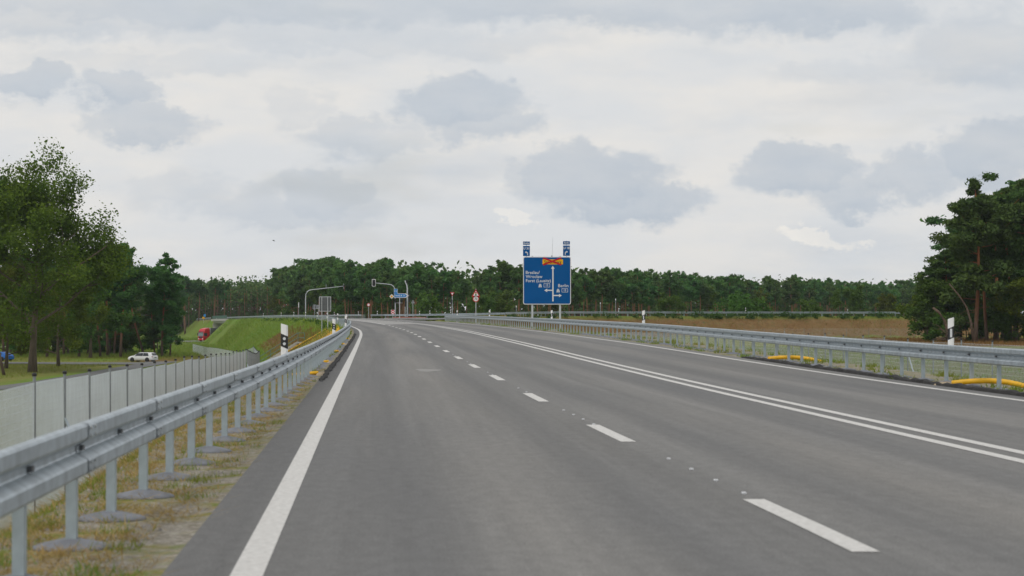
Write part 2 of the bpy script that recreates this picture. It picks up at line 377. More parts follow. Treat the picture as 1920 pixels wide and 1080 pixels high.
def terrain():
    def rng(*seg):
        out = []
        for a, b, st in seg: out += list(np.arange(a, b, st))
        return np.array(out)
    offs = rng((-120, -60, 4), (-60, -20, 2), (-20, CL - .3, .8)); offs = np.concatenate([[-5000, -2500, -1200, -700, -450, -330, -260, -210, -170, -140], offs,
        [CL, -1.0, -.3, 2, 4, 6, 8, 10, 12, CR], rng((14, 40, 1), (40, 130, 2), (130, 200, 6)), [210, 230, 260, 300, 360, 450, 600, 900, 1500, 3000, 5000]])
    ys = np.concatenate([[-300, -120, -60, -30, -15, -6], rng((0, 70, 1.5), (70, 280, 2), (280, 445, 1), (445, 900, 5)), [905, 930, 960, 1000, 1060, 1150, 1300, 1600, 2200, 3200, 5000, 8000]])
    O, Y = np.meshgrid(offs, ys); X = XL(np.clip(Y, -300, 1300)) + O; Z = TERR(X, Y)
    nr, nc = X.shape; V = np.stack([X, Y, Z], -1).reshape(-1, 3)
    i = np.arange(nr * nc).reshape(nr, nc)
    F = np.stack([i[:-1, :-1], i[:-1, 1:], i[1:, 1:], i[1:, :-1]], -1).reshape(-1, 4)
    me = bpy.data.meshes.new('ground'); me.vertices.add(len(V)); me.vertices.foreach_set('co', V.astype(np.float32).ravel())
    me.loops.add(F.size); me.loops.foreach_set('vertex_index', F.astype(np.int32).ravel())
    me.polygons.add(len(F)); me.polygons.foreach_set('loop_start', np.arange(0, F.size, 4, dtype=np.int32))
    me.update(calc_edges=True)
    # what grows where
    x, y, z, o = X.ravel(), Y.ravel(), Z.ravel(), O.ravel()
    g = np.zeros(len(x)); br = np.zeros(len(x)); fl = np.zeros(len(x))
    slope_l = (o < CL + .5) & (o > -18) & (z > -5.6)
    g = np.where(slope_l & (y > 190), .75 * sstep(190, 240, y) + .2 * sstep(-4, 0, z), g)
    br = np.where(slope_l & (y > 230) & (y < 400), .62 * sstep(-4.8, -2.5, z) * (1 - sstep(-1.6, -.4, z)), br)
    br = np.where(slope_l & (y <= 230), .6, br)
    br = np.where(slope_l & (y > 800), .45, br)
    side = (x > -9) & (y > 300) & (o > CR) & (z > -2.2) & (y < 425)
    br = np.where(side, .95 * (1 - .6 * sstep(-.2, 1.0, z)), br); g = np.where(side, .7 * sstep(0, 1.0, z), g)
    fld = (o > CR + 2) & (z < -1.0) & (y < 330); fl = np.where(fld, .95 - .8 * sstep(230, 330, y), fl)
    br = np.where((o > CR) & (z < -2) & (y >= 300) & (y < 400) & (x > 55), .6, br)      # dry grass under the pines
    dirt = np.exp(-(((x + 58) / 7) ** 2 + ((y - 415) / 40) ** 2)); br = np.maximum(br, dirt)
    g = np.maximum(g, .9 * np.exp(-(((x + 52) / 5) ** 2 + ((y - 300) / 60) ** 2))); g = np.maximum(g, .85 * np.exp(-(((x + 68) / 9) ** 2 + ((y - 405) / 18) ** 2)))
    forest = (y > 500) & (z < -1); br = np.where(forest & (ABD(x, y) > 40), .3, br); g = np.where(forest, .55, g)
    ca = me.color_attributes.new('cover', 'FLOAT_COLOR', 'POINT')
    ca.data.foreach_set('color', np.stack([br, g, fl, np.ones(len(x))], -1).astype(np.float32).ravel())
    me.polygons.foreach_set('use_smooth', [True] * len(F)); me.materials.append(GROUND)
    tag(obj('ground', me), kind='structure')
terrain()

# ------------------------------------------------------------------ asphalt
def asphalt(name, base, pale, brown, lanes=False):
    mt = bpy.data.materials.new(name); mt.use_nodes = True; nt = mt.node_tree; N = nt.nodes; L = nt.links
    b = N['Principled BSDF']; b.inputs['Roughness'].default_value = .82; b.inputs['Specular IOR Level'].default_value = .3
    uv = N.new('ShaderNodeUVMap'); uv.uv_map = 'UVMap'
    def noise(scale, sc=1.0, det=5, rough=.6, loc=0):
        mp = N.new('ShaderNodeMapping'); L.new(uv.outputs[0], mp.inputs[0]); mp.inputs['Scale'].default_value = (*scale, 1); mp.inputs['Location'].default_value = (loc, loc * .7, 0)
        n = N.new('ShaderNodeTexNoise'); L.new(mp.outputs[0], n.inputs['Vector']); n.inputs['Scale'].default_value = sc; n.inputs['Detail'].default_value = det; n.inputs['Roughness'].default_value = rough
        return n.outputs['Fac']
    def mr(v, a, b_, c=0, d=1):
        n = N.new('ShaderNodeMapRange'); L.new(v, n.inputs[0])
        for i, x in enumerate((a, b_, c, d)): n.inputs[1 + i].default_value = x
        return n.outputs[0]
    def mix(f, a, c, mode='MIX', fac=None):
        n = N.new('ShaderNodeMix'); n.data_type = 'RGBA'; n.blend_type = mode
        if fac is not None: n.inputs[0].default_value = fac
        else: L.new(f, n.inputs[0])
        for sk, v in ((n.inputs[6], a), (n.inputs[7], c)):
            if isinstance(v, tuple): sk.default_value = (*v, 1)
            else: L.new(v, sk)
        return n.outputs[2]
    streak = noise((.95, .014), 1.0, 5, .62); streak2 = noise((3.2, .035), 1.0, 5, .7, 11); patch = noise((.22, .05), 1.0, 4, .55, 5)
    c = mix(mr(patch, .35, .65), base, brown)
    c = mix(mr(streak, .46, .68, 0, 1.0), c, pale)
    grain = noise((55, 55), 1.0, 3, .7); grit = noise((9, 3.2), 1.0, 5, .7, 3)
    sx = N.new('ShaderNodeSeparateXYZ'); L.new(uv.outputs[0], sx.inputs[0])
    if lanes:
        acc = None                                           # dust kept between the wheel tracks, darker shoulder
        for c0, wd in ((1.75, .75), (5.0, .8), (8.85, .8)):
            a = N.new('ShaderNodeMath'); a.operation = 'SUBTRACT'; L.new(sx.outputs[0], a.inputs[0]); a.inputs[1].default_value = c0
            b_ = N.new('ShaderNodeMath'); b_.operation = 'ABSOLUTE'; L.new(a.outputs[0], b_.inputs[0]); r_ = mr(b_.outputs[0], wd, .1, 0, .8)
            if acc is None: acc = r_
            else:
                mx_ = N.new('ShaderNodeMath'); mx_.operation = 'MAXIMUM'; L.new(acc, mx_.inputs[0]); L.new(r_, mx_.inputs[1]); acc = mx_.outputs[0]
        mm = N.new('ShaderNodeMath'); mm.operation = 'MULTIPLY'; L.new(acc, mm.inputs[0]); L.new(mr(noise((.5, .03), 1.0, 5, .6, 21), .35, .62), mm.inputs[1])
        c = mix(mm.outputs[0], c, (.212, .204, .192))
        trk = None
        for c0 in (1.75, 5.0, 8.85):
            for sg in (-.85, .85):
                a = N.new('ShaderNodeMath'); a.operation = 'SUBTRACT'; L.new(sx.outputs[0], a.inputs[0]); a.inputs[1].default_value = c0 + sg
                b_ = N.new('ShaderNodeMath'); b_.operation = 'ABSOLUTE'; L.new(a.outputs[0], b_.inputs[0]); r_ = mr(b_.outputs[0], .42, .05, 0, .38)
                if trk is None: trk = r_
                else:
                    mx_ = N.new('ShaderNodeMath'); mx_.operation = 'MAXIMUM'; L.new(trk, mx_.inputs[0]); L.new(r_, mx_.inputs[1]); trk = mx_.outputs[0]
        c = mix(trk, c, (.118, .119, .121))                  # rubbered wheel tracks
        c = mix(mr(sx.outputs[0], -.02, -.16, 0, .6), c, (.112, .112, .112))
    for v, lo, hi in ((grain, .66, 1.34), (grit, .86, 1.14), (streak2, .90, 1.10)):
        s = mr(v, .3, .7, lo, hi); cb = N.new('ShaderNodeCombineColor'); [L.new(s, cb.inputs[i]) for i in range(3)]
        c = mix(None, c, cb.outputs[0], 'MULTIPLY', 1.0)
    L.new(c, b.inputs['Base Color'])
    bp = N.new('ShaderNodeBump'); bp.inputs['Strength'].default_value = .35; bp.inputs['Distance'].default_value = .01; L.new(grain, bp.inputs['Height']); L.new(bp.outputs[0], b.inputs['Normal'])
    return mt
ASPH = asphalt('asphalt', (.138, .139, .140), (.202, .199, .193), (.160, .157, .151), True)
ASPH2 = asphalt('pale_asphalt', (.215, .212, .205), (.25, .245, .235), (.22, .21, .20))
ASPH4 = asphalt('sheen_dust_asphalt', (.30, .298, .29), (.34, .335, .325), (.30, .29, .28))  # paler asphalt, grazing sheen and dust mixed into its colour
ASPH3 = asphalt('track_asphalt', (.135, .135, .14), (.17, .165, .165), (.12, .125, .12))
def strip(name, m, offs, ys, dz=0.0, parent=None, zf=None, kind=None):
    """sheet along the main road between constant offsets; UV in metres"""
    me = bpy.data.meshes.new(name); V = []; F = []; UV = []
    for y in ys:
        for j, o in enumerate(offs):
            oo = o(y) if callable(o) else o; d = zf(oo, y) if zf else dz
            V.append(RP(oo, y, d)); UV.append((oo, y))
    k = len(offs)
    for i in range(len(ys) - 1):
        for j in range(k - 1): F.append((i * k + j, i * k + j + 1, (i + 1) * k + j + 1, (i + 1) * k + j))
    me.from_pydata(V, [], F); u = me.uv_layers.new(name='UVMap')
    vi = np.empty(len(me.loops), dtype=np.int32); me.loops.foreach_get('vertex_index', vi)
    u.data.foreach_set('uv', np.array(UV, dtype=np.float32)[vi].ravel())
    me.materials.append(m); me.polygons.foreach_set('use_smooth', [True] * len(F)); o = obj(name, me, parent)
    if kind: tag(o, kind=kind)
    return o
YS = list(np.arange(-8, 60, 2)) + list(np.arange(60, 320, 4)) + list(np.arange(320, 707, 6)) + [707]
ROAD = strip('road', ASPH, [-.44, 1.5, 3.5, 5.5, 7.5, 9.5, 11.2], YS, 0.0, kind='structure')
strip('bridge_road', ASPH, [-.44, 3.5, 7.5, 11.2], [707.5, 720, 740, 760, 780, 795, 810, 840, 900, 960], 0.0, kind='structure')
def side_road():
    n = 46; V = []; UV = []; F = []
    for i in range(n):
        t = i / (n - 1); xn = np.interp(t, [0, .35, .6, .8, 1], [-9.1, 4, 40, 100, 240]); xf = np.interp(t, [0, .35, .6, .8, 1], [-26, 6, 42, 102, 242])
        yn = np.interp(xn, NX, NY); yf = np.interp(xf, FX, FY)
        for s in np.linspace(0, 1, 9):
            x, y = xn + (xf - xn) * s, yn + (yf - yn) * s
            if i == 0: x = float(XL(y)) + 11.1
            V.append((x, y, float(ZS(x, y)) - .004)); UV.append((s * 12, t * 300))
    for i in range(n - 1):
        for j in range(8): F.append((i * 9 + j, (i + 1) * 9 + j, (i + 1) * 9 + j + 1, i * 9 + j + 1))
    me = bpy.data.meshes.new('side_road'); me.from_pydata(V, [], F); u = me.uv_layers.new(name='UVMap')
    for l in me.loops: u.data[l.index].uv = UV[l.vertex_index]
    me.materials.append(ASPH); tag(obj('side_road', me), kind='structure')
side_road()
# turning lane before the junction: grazing reflection and dust put into a paler colour
strip('turning_lane_sheen_dust', ASPH4, [lambda y: 3.55, lambda y: 4.6, lambda y: 5.6, lambda y: 6.4], list(np.arange(236, 400, 6)), .004, kind='structure')
def xy_sheet(name, m, pts_left, pts_right, dz=.05, n=40, zc=None):
    V, UV, F = [], [], []
    def res(p, t):
        a = np.array(p, dtype=float); d = np.r_[0, np.cumsum(np.hypot(*np.diff(a, axis=0).T))]; s = t * d[-1]
        return np.interp(s, d, a[:, 0]), np.interp(s, d, a[:, 1]), s
    for i in range(n):
        a, b = res(pts_left, i / (n - 1)), res(pts_right, i / (n - 1))
        for k in range(4):
            x = a[0] + (b[0] - a[0]) * k / 3; y = a[1] + (b[1] - a[1]) * k / 3
            V.append((x, y, (T(x, y) if zc is None else zc) + dz)); UV.append((k * 2., a[2]))
    for i in range(n - 1):
        for k in range(3): F.append((i * 4 + k, i * 4 + k + 1, i * 4 + 5 + k, i * 4 + 4 + k))
    me = bpy.data.meshes.new(name); me.from_pydata(V, [], F); u = me.uv_layers.new(name='UVMap')
    for l in me.loops: u.data[l.index].uv = UV[l.vertex_index]
    me.materials.append(m); return tag(obj(name, me), kind='structure')
xy_sheet('access_track', ASPH3, [(-58, 150), (-54.5, 215), (-53, 262), (-54.5, 310), (-56, 352), (-58, 384)], [(-54.2, 150), (-51, 215), (-49.6, 262), (-51, 310), (-52.2, 352), (-53, 384)], .05)
xy_sheet('branch_track', ASPH3, [(-140, 372), (-80, 368), (-57, 364)], [(-140, 382), (-80, 379), (-57, 378)], .055)
def ab_band(o0, o1):
    ls, rs = [], []
    for i, (x, y) in enumerate(AB):
        a = AB[max(i - 1, 0)]; b = AB[min(i + 1, len(AB) - 1)]; dx, dy = b[0] - a[0], b[1] - a[1]; l = math.hypot(dx, dy); nx, ny = -dy / l, dx / l
        ls.append((x + nx * o0, y + ny * o0)); rs.append((x + nx * o1, y + ny * o1))
    return ls, rs
xy_sheet('motorway', ASPH2, *ab_band(-17, -2), .06, 60, -6.35)
xy_sheet('motorway_opposite', ASPH2, *ab_band(2, 17), .06, 60, -6.35)
xy_sheet('motorway_ramp', ASPH2, [(-92, 652), (-106, 622), (-150, 580), (-320, 450)], [(-88, 632), (-106, 592), (-156, 548), (-326, 418)], .04, 40)

# ------------------------------------------------------------------ painted markings (children of the road)
def line(name, off, y0, y1, w=.15, step=4.0, dz=.004):
    n = max(1, int(round((y1 - y0) / step))); ys = np.linspace(y0, y1, n + 1)
    f = off if callable(off) else (lambda y: off)
    return strip(name, PAINT, [lambda y: f(y) - w / 2, lambda y: f(y) + w / 2], ys, dz, ROAD)
line('edge_line', lambda y: -.25 * float(sstep(170, 230, y)), -8, 745, .17)
DASH = lambda y: float(np.interp(y, [0, 15, 27, 38, 70, 120, 190, 230], [3.44, 3.43, 3.33, 3.27, 3.22, 3.18, 3.20, 3.30]))
for y in (-7, 4.2, 15.6, 27.4, 39.0, 50.6, 61.4, 72.3, 83.9, 95.4, 107, 118.6, 129.8, 141.2, 152.4, 163.6, 174.8, 186.2, 197.6, 209, 220.6):
    line('lane_dash', DASH, y - 1.95, y + 1.95, .16, 2.0)
line('lane_line', lambda y: 3.35, 236, 420, .22)
CEN = lambda y: 6.60
line('centre_line', lambda y: 6.58, -8, 330, .15); line('centre_line', lambda y: 6.95, -8, 290, .15)
line('right_edge_line', lambda y: 10.72, -8, 276, .15)
for i, yy in enumerate(np.arange(280, 420, 9)): line('junction_dash', lambda y: 10.72, yy, yy + 4.0, .5)
for i, yy in enumerate(np.arange(292, 420, 9)): line('turn_dash', lambda y: 8.9 - .002 * (y - 292), yy, yy + 4.0, .5)
studmb = MB().box((0, 0, .006), (.035, .07, .012)); STUD = studmb.mesh('road_stud', REFL)
for k in range(6):
    for a in ((2.5, 3.9, 5.3, 6.8) if k < 2 else (3.2, 5.4)):
        yy = 15.6 + 11.3 * k + a; obj('road_stud', STUD, ROAD, RP(DASH(yy) + .02, yy, .002))
# tar joint between the two paved lanes, a patch of spilt lime
def spill(off, yy, rx, ry):
    m = MB(); c = RP(off, yy, .003); n = 18; pts = []
    for i in range(n):
        a = 2 * math.pi * i / n; r = 1 + .22 * math.sin(3 * a + 1) + .1 * math.sin(7 * a); pts.append(RP(off + rx * r * math.cos(a), yy + ry * r * math.sin(a), .003))
    m.v = pts; m.f = [tuple(range(n))]; m.build('lime_patch', mat('lime_dust', (.26, .255, .245), .9, 0, .1, 3), ROAD, fix=False)
spill(1.95, 57.2, .28, 1.3)

# ------------------------------------------------------------------ verges beside the asphalt
def verge_material():
    mt = bpy.data.materials.new('gravel_verge'); mt.use_nodes = True; nt = mt.node_tree; N = nt.nodes; L = nt.links
    b = N['Principled BSDF']; b.inputs['Roughness'].default_value = .95; b.inputs['Specular IOR Level'].default_value = .1; tc = N.new('ShaderNodeTexCoord')
    def noise(sc, det, rough):
        n = N.new('ShaderNodeTexNoise'); L.new(tc.outputs['Object'], n.inputs['Vector']); n.inputs['Scale'].default_value = sc; n.inputs['Detail'].default_value = det; n.inputs['Roughness'].default_value = rough; return n.outputs['Fac']
    def ramp(v, stops):
        n = N.new('ShaderNodeValToRGB'); L.new(v, n.inputs[0]); e = n.color_ramp.elements
        while len(e) < len(stops): e.new(.5)
        for el, (p, c) in zip(e, stops): el.position = p; el.color = (*c, 1)
        return n.outputs[0]
    vo = N.new('ShaderNodeTexVoronoi'); L.new(tc.outputs['Object'], vo.inputs['Vector']); vo.inputs['Scale'].default_value = 28
    sp = N.new('ShaderNodeSeparateColor'); L.new(vo.outputs['Color'], sp.inputs[0])
    grav = ramp(sp.outputs[0], [(0, (.20, .18, .145)), (.5, (.29, .265, .22)), (1, (.42, .39, .34))])
    patch = ramp(noise(1.6, 5, .65), [(.47, (.0, .0, .0)), (.64, (1, 1, 1))])
    straw = ramp(noise(7, 5, .7), [(.3, (.38, .25, .09)), (.45, (.27, .23, .08)), (.58, (.15, .20, .035))])
    mx = N.new('ShaderNodeMix'); mx.data_type = 'RGBA'; L.new(patch, mx.inputs[0]); L.new(grav, mx.inputs[6]); L.new(straw, mx.inputs[7]); L.new(mx.outputs[2], b.inputs['Base Color'])
    bp = N.new('ShaderNodeBump'); bp.inputs['Strength'].default_value = .9; bp.inputs['Distance'].default_value = .03; L.new(vo.outputs['Distance'], bp.inputs['Height']); L.new(bp.outputs[0], b.inputs['Normal'])
    return mt
VERGE = verge_material()
def vz(o, y):
    d = -.012 if o > -.6 else -.03
    return d
strip('verge', VERGE, [-2.3, -1.95, -1.62, -1.2, -.8, -.43], list(np.arange(-8, 90, 1)) + list(np.arange(90, 300, 3)), zf=lambda o, y: (-.012 if o > -.6 else -.035) - max(0, -1.6 - o) * .56, kind='structure')
strip('far_verge', VERGE, [11.19, 11.5, 12.2, 12.9, 13.18, 13.6], list(np.arange(-8, 286, 2)), zf=lambda o, y: (-.012 if o < 11.3 else -.035) - max(0, o - 13.2) * .56, kind='structure')

# ------------------------------------------------------------------ guard rails
PROF = [(-.012, .306), (-.022, .311), (-.046, .303), (-.055, .289), (-.055, .225), (-.048, .212), (.012, .178), (.018, .168), (.018, .142), (.012, .132), (-.048, .098), (-.055, .086), (-.055, .023), (-.046, .009), (-.022, 0.001), (-.012, .006)]
def beam_mesh(L, lap=.005):
    rings = []
    for x, e in ((0, lap), (.32, lap), (.325, 0), (L + .0, 0)):
        fr = [(x, y - e, z) for y, z in PROF]; bk = [(x, y + .006, z + (.001 if i == 0 else 0)) for i, (y, z) in enumerate(reversed(PROF))]
        rings.append(fr + bk)
    return MB().loft(rings, cap=False).mesh('rail_beam', STEEL, fix=True)
BEAM4, BEAM8 = beam_mesh(4.0), beam_mesh(8.0)
def post_mesh(h):
    m = MB(); w, d, t = .1, .06, .006; y0 = .03
    prof = [(-w / 2, y0), (w / 2, y0), (w / 2, y0 + d), (w / 2 - t, y0 + d), (w / 2 - t, y0 + t), (-w / 2 + t, y0 + t), (-w / 2 + t, y0 + d), (-w / 2, y0 + d)]
    return m.loft([[(x, y, -.25) for x, y in prof], [(x, y, h) for x, y in prof]]).mesh('post', STEEL_POST, fix=True)
POST = post_mesh(.62)
DISC = MB().lathe([(.235, 0), (.232, .018), (.20, .032), (.12, .05), (.06, .062), (.05, .066)], 20).mesh('ground_disc', RUBBER, smooth=True, fix=True)
SLOT = MB().box((0, .006, 0), (.085, .03, .028)).mesh('slot_bolt', DARKBOLT)
def splice():
    m = MB()
    for z in (.255, .055):
        for x in (.06, .26):
            for dz in (-.022, .022): m.lathe([(.010, -.069), (.010, -.060), (.006, -.055)], 8, (x, 0, z + dz), 'y')
    return m.mesh('splice_bolts', STEEL_DULL, fix=True)
SPL = splice()
def guardrail(name, label, pts, top, seg=4.0, post_step=2.0, near=60, discs=True, flip=False, zoff=0.0, far_skip=None, cat='guardrail'):
    """pts: dense list of (x, y, ground z) along the rail's posts in order of travel with the traffic face on the right"""
    a = np.array(pts, dtype=float); d = np.r_[0, np.cumsum(np.linalg.norm(np.diff(a, axis=0), axis=1))]
    P = lambda s: Vector([np.interp(s, d, a[:, i]) for i in range(3)])
    root = thing(name, label, cat, tuple(P(0)))
    inv = -P(0); bm = BEAM4 if seg == 4.0 else BEAM8
    n = int(d[-1] / seg)
    for i in range(n):
        p, q = P(i * seg), P((i + 1) * seg); v = q - p; L = v.length
        b = obj('rail_beam', bm, root, p + inv + Vector((0, 0, top - .312)), (0, -math.asin(v.z / L), math.atan2(v.y, v.x))); b.scale = (L / seg, 1, 1)
        if p.y < near or q.y < near:
            s1 = tag(obj('splice_bolts', SPL, b), kind='stuff')
            for x in (.16, 2.16): obj('slot_bolt', SLOT, b, (x, 0, .155))
        elif p.y < near * 2.4:
            for x in (.16, 2.16): obj('slot_bolt', SLOT, b, (x, 0, .155))
    m = int(d[-1] / post_step)
    for i in range(m + 1):
        s = i * post_step + .16
        if s > d[-1]: break
        p, q = P(s), P(min(s + .5, d[-1])); v = q - p
        if v.length < 1e-6: continue
        rz = math.atan2(v.y, v.x); po = obj('post', POST, root, p + inv, (0, 0, rz)); po.scale = (1, 1, (top - .05) / .62)
        if discs and p.y < 130: obj('ground_disc', DISC, root, p + inv + Vector((math.cos(rz + 1.57) * .06, math.sin(rz + 1.57) * .06, -.005)), (0, 0, random.random() * 6))
    return root
def lo(Y): return float(np.interp(Y, [0, 10, 17, 24, 30, 39, 50, 80, 120, 180, 230, 300, 1000], [1.15, 1.10, 1.04, .93, .84, .75, .68, .64, .64, .70, .95, 1.1, 1.1]))
yl = np.arange(6.1, 232, 1.0)
guardrail('guardrail', 'long galvanised guardrail curving along the left edge of the road in the foreground', [RP(-lo(y), y, -.035) for y in yl], .75)
guardrail('guardrail', 'distant galvanised guardrail along the top of the green embankment left of the junction', [RP(-lo(y), y, -.03) for y in np.arange(232.4, 742, 4.0)], .72, 8.0, 4.0, 0, False)
def ro(Y): return float(np.interp(Y, [0, 40, 255, 285, 292], [11.84, 11.84, 11.9, 12.3, 12.9]))
guardrail('guardrail', 'long galvanised guardrail along the right edge of the road', [RP(ro(y), y, -.035) for y in np.arange(291, 22, -1.0)], .77)
def side_pts(XS, YSf, d, x0, x1, st, rev=False):
    out = []
    for x in np.arange(x0, x1, st):
        y = float(np.interp(x, XS, YSf)) + d; out.append((x, y, float(ZS(x, y)) - .03))
    return out[::-1] if rev else out
guardrail('guardrail', 'distant guardrail along the crest of the brown embankment right of the blue sign', side_pts(NX, NY, -1.0, -1, 200, 2.0, True)[::-1], .75, 4.0, 2.0, 0, False)
guardrail('guardrail', 'distant guardrail on the far side of the junction below the forest', side_pts(FX, FY, 1.0, -25.5, 120, 2.0), .75, 4.0, 4.0, 0, False)
guardrail('guardrail', 'far guardrail on the right side of the road beyond the traffic lights', [RP(12.0, y, -.03) for y in np.arange(742, 440, -4.0)], .75, 8.0, 2.7, 0, False)
guardrail('guardrail', 'faint far guardrail beyond the bridge left of the red truck', [RP(-1.2, y, -.03) for y in np.arange(815, 960, 4.0)], .8, 8.0, 4.0, 0, False)

# ------------------------------------------------------------------ delineator posts
def delineator_meshes(side):
    sl = -.3 * side                                 # slope of the top and of the band, falling towards the road
    w, dp = .06, .05
    def ring(f): return [(x, y, f(x)) for x, y in ((-w, -dp * .4), (-w * .5, -dp), (w * .5, -dp), (w, -dp * .4), (w * .8, dp), (-w * .8, dp))]
    body = MB().loft([ring(lambda x: .36), ring(lambda x: 1.0 + sl * x)]).mesh('post_body', WHITE, fix=True)
    def ring2(f): return [(x * 1.05, y * 1.05, f(x)) for x, y in ((-w, -dp * .4), (-w * .5, -dp), (w * .5, -dp), (w, -dp * .4), (w * .8, dp), (-w * .8, dp))]
    band = MB().loft([ring2(lambda x: .60 + sl * 1.5 * x), ring2(lambda x: .82 + sl * 1.5 * x)]).mesh('black_band', BLACK, fix=True)
    if side > 0:
        r = MB().lathe([(.026, -dp * 1.05 - .006), (.026, -dp * 1.05 + .003)], 12, (0, 0, 0), 'y').mesh('reflector', REFL, fix=True); rz = (.665, .755)
    else:
        r = MB().box((0, -dp * 1.05 - .003, 0), (.042, .008, .17)).mesh('reflector', REFL); rz = (.71,)
    return body, band, r, rz
DEL = {1: delineator_meshes(1), -1: delineator_meshes(-1)}
def delineator(label, loc, side, ztop, rz=0.0, group='delineator posts along the roads'):
    body, band, r, rzs = DEL[side]
    t = thing('delineator_post', label, 'delineator', (loc[0], loc[1], ztop - 1.0), rz, group)
    obj('post_body', body, t); bo = obj('black_band', band, t)
    for z in rzs: obj('reflector', r, bo, (0, 0, z))
    return t
for Y, ex, lab in [(42, -.15, 'nearest white and black delineator post behind the left guardrail'), (90, -.14, 'second delineator post along the left guardrail beside the yellow pipes'),
               (138, -.2, 'third delineator post on the left guardrail where the road bends'), (186, -.2, 'fourth delineator post on the left guardrail at the far bend'),
               (236, -.3, 'fifth delineator post at the back of the left guardrail bend'), (288, -.4, 'delineator post on the embankment crest right of the plain sign back'),
               (335, -.4, 'delineator post on the embankment crest just left of the plain sign back'), (385, -.4, 'delineator post on the embankment crest right of the curved signal mast'),
               (432, -.4, 'delineator post on the embankment crest left of the curved signal mast'), (480, -.4, 'small delineator post in the middle of the embankment crest'),
               (545, -.4, 'smallest delineator post on the left half of the embankment crest')]:
    o = -lo(Y) + ex + .0; delineator(lab, RP(o, Y), 1, float(ZR(o, Y)) + 1.16, .06)
for Y, lab in [(47.3, 'nearest large delineator post behind the right guardrail'), (101, 'delineator post behind the right guardrail between the blue sign and the brown slope'),
               (152, 'delineator post between the two legs of the big blue sign'), (215, 'delineator post behind the right guardrail right of the speed limit sign'), (262, 'delineator post left of the speed limit sign at the rail end')]:
    o = ro(Y) + .12; delineator(lab, RP(o, Y), -1, float(ZR(o, Y)) + 1.25, -.1)
for px, py, Y, lab in [(1160, 578, 417, 'delineator post on the brown embankment near the two thin poles'), (1398, 577, 420, 'delineator post on the brown embankment crest in the middle of the far rail'),
                       (1589, 580, 427, 'delineator post on the far rail at the bend'), (1695.6, 584, 436, 'delineator post at the right end of the far rail'), (919, 580, 428, 'far delineator post right of the speed limit sign'),
                       (845, 580, 430, 'far delineator post beside the give way sign'), (806, 582, 431, 'far delineator post right of the signal island'), (786.7, 583, 431, 'far delineator post at the right end of the signal island'),
                       (707.5, 583, 448, 'far delineator post left of the red chevron board'), (672, 584, 470, 'far delineator post left of the round prohibition sign'), (626.7, 585, 520, 'far delineator post right of the plain sign back'),
                       ]:
    p = at(px, py, Y); delineator(lab, p, -1, p.z)

# ------------------------------------------------------------------ wire fences
def fence_panel(L=4.0, H=1.8, dv=.05, r=.0031, nh=18):
    m = MB()
    def rod(a, b):
        a, b = Vector(a), Vector(b); n = len(m.v); t = (b - a).normalized(); u = t.cross(Vector((0, 1, 0))).normalized() * r; w = Vector((0, 1, 0)) * r
        for p in (a, b):
            for k in range(3):
                th = 2.094 * k; m.v.append(tuple(p + u * math.cos(th) + w * math.sin(th)))
        for k in range(3): m.f.append((n + k, n + (k + 1) % 3, n + 3 + (k + 1) % 3, n + 3 + k))
    k = int(L / dv)
    for i in range(k): rod((i * dv + .02, 0, .04), (i * dv + .02, 0, H - .02))
    for j in range(nh): z = .05 + (H - .09) * (j / (nh - 1)); rod((0, 0, z), (L, 0, z))
    return m.mesh('wire_mesh', WIRE)
PANEL = fence_panel(); PANELC = fence_panel(dv=.1, r=.0022, nh=14)
FENCEP = mat('fence_post_zinc', (.27, .30, .32), .6, .3, .12, 4)
def fpost():
    m = MB(); m.tube([(0, 0, -.4), (0, 0, 1.86)], .024, 8); return m.mesh('fence_post', FENCEP, fix=True)
FP = fpost(); FCAP = MB().lathe([(.036, 0), (.036, .03), (.02, .045)], 8).mesh('post_cap', BLACK, fix=True)
STRUT = MB().tube([(0, -.9, -.3), (0, 0, 1.35)], .028, 8).mesh('strut', STEEL, fix=True)
def fence(label, pts, step=4.0, panel=None, struts=(), skew=0.0, H=1.0):
    a = np.array(pts, dtype=float); d = np.r_[0, np.cumsum(np.hypot(*np.diff(a, axis=0).T))]; n = int(d[-1] / step)
    P = []
    for i in range(n + 1):
        s = i * step; x, y = np.interp(s, d, a[:, 0]), np.interp(s, d, a[:, 1]); P.append(Vector((x, y, T(x, y) + skew)))
    root = thing('wire_fence', label, 'fence', P[0])
    for i, p in enumerate(P):
        po = obj('fence_post', FP, root, p - P[0], (0, 0, 0)); po.scale = (1, 1, H); c = obj('post_cap', FCAP, po, (0, 0, 1.86))
        if i in struts: obj('strut', STRUT, root, p - P[0], (0, 0, struts[i]))
        if i < n:
            v = P[i + 1] - p; L = v.length; w = obj('wire_mesh', panel or PANEL, root, p - P[0], (0, 0, math.atan2(v.y, v.x)))
            # the wires hang with the slope of the ground between the posts
            w.matrix_local = Matrix.Translation(p - P[0]) @ Matrix.Rotation(math.atan2(v.y, v.x), 4, 'Z') @ Matrix(((math.hypot(v.x, v.y) / 4.0, 0, 0, 0), (0, 1, 0, 0), (v.z / 4.0, 0, H, 0), (0, 0, 0, 1)))
    return root
fence('silvery wire mesh fence with dark post caps running behind the left guardrail', [(-4.5, 3), (-6.6, 31), (-13.6, 124)], 4.0, PANEL, {9: 1.25}, .04, 1.11)
fence('grey wire mesh fence at the foot of the green embankment', [(-13.6, 124.2), (-24, 230), (-35.3, 330)], 4.0, PANELC, {0: .7}, .03, 1.11)
fence('short stretch of wire fence crossing in front of the red truck', [(-35.3, 330.5), (-50, 412), (-66, 500)], 4.0, PANELC)
fence('wire mesh fence in the field behind the right guardrail', [(17.0, 40), (15.2, 74), (7.0, 215)], 4.0, PANELC, {2: .4, 12: .4})
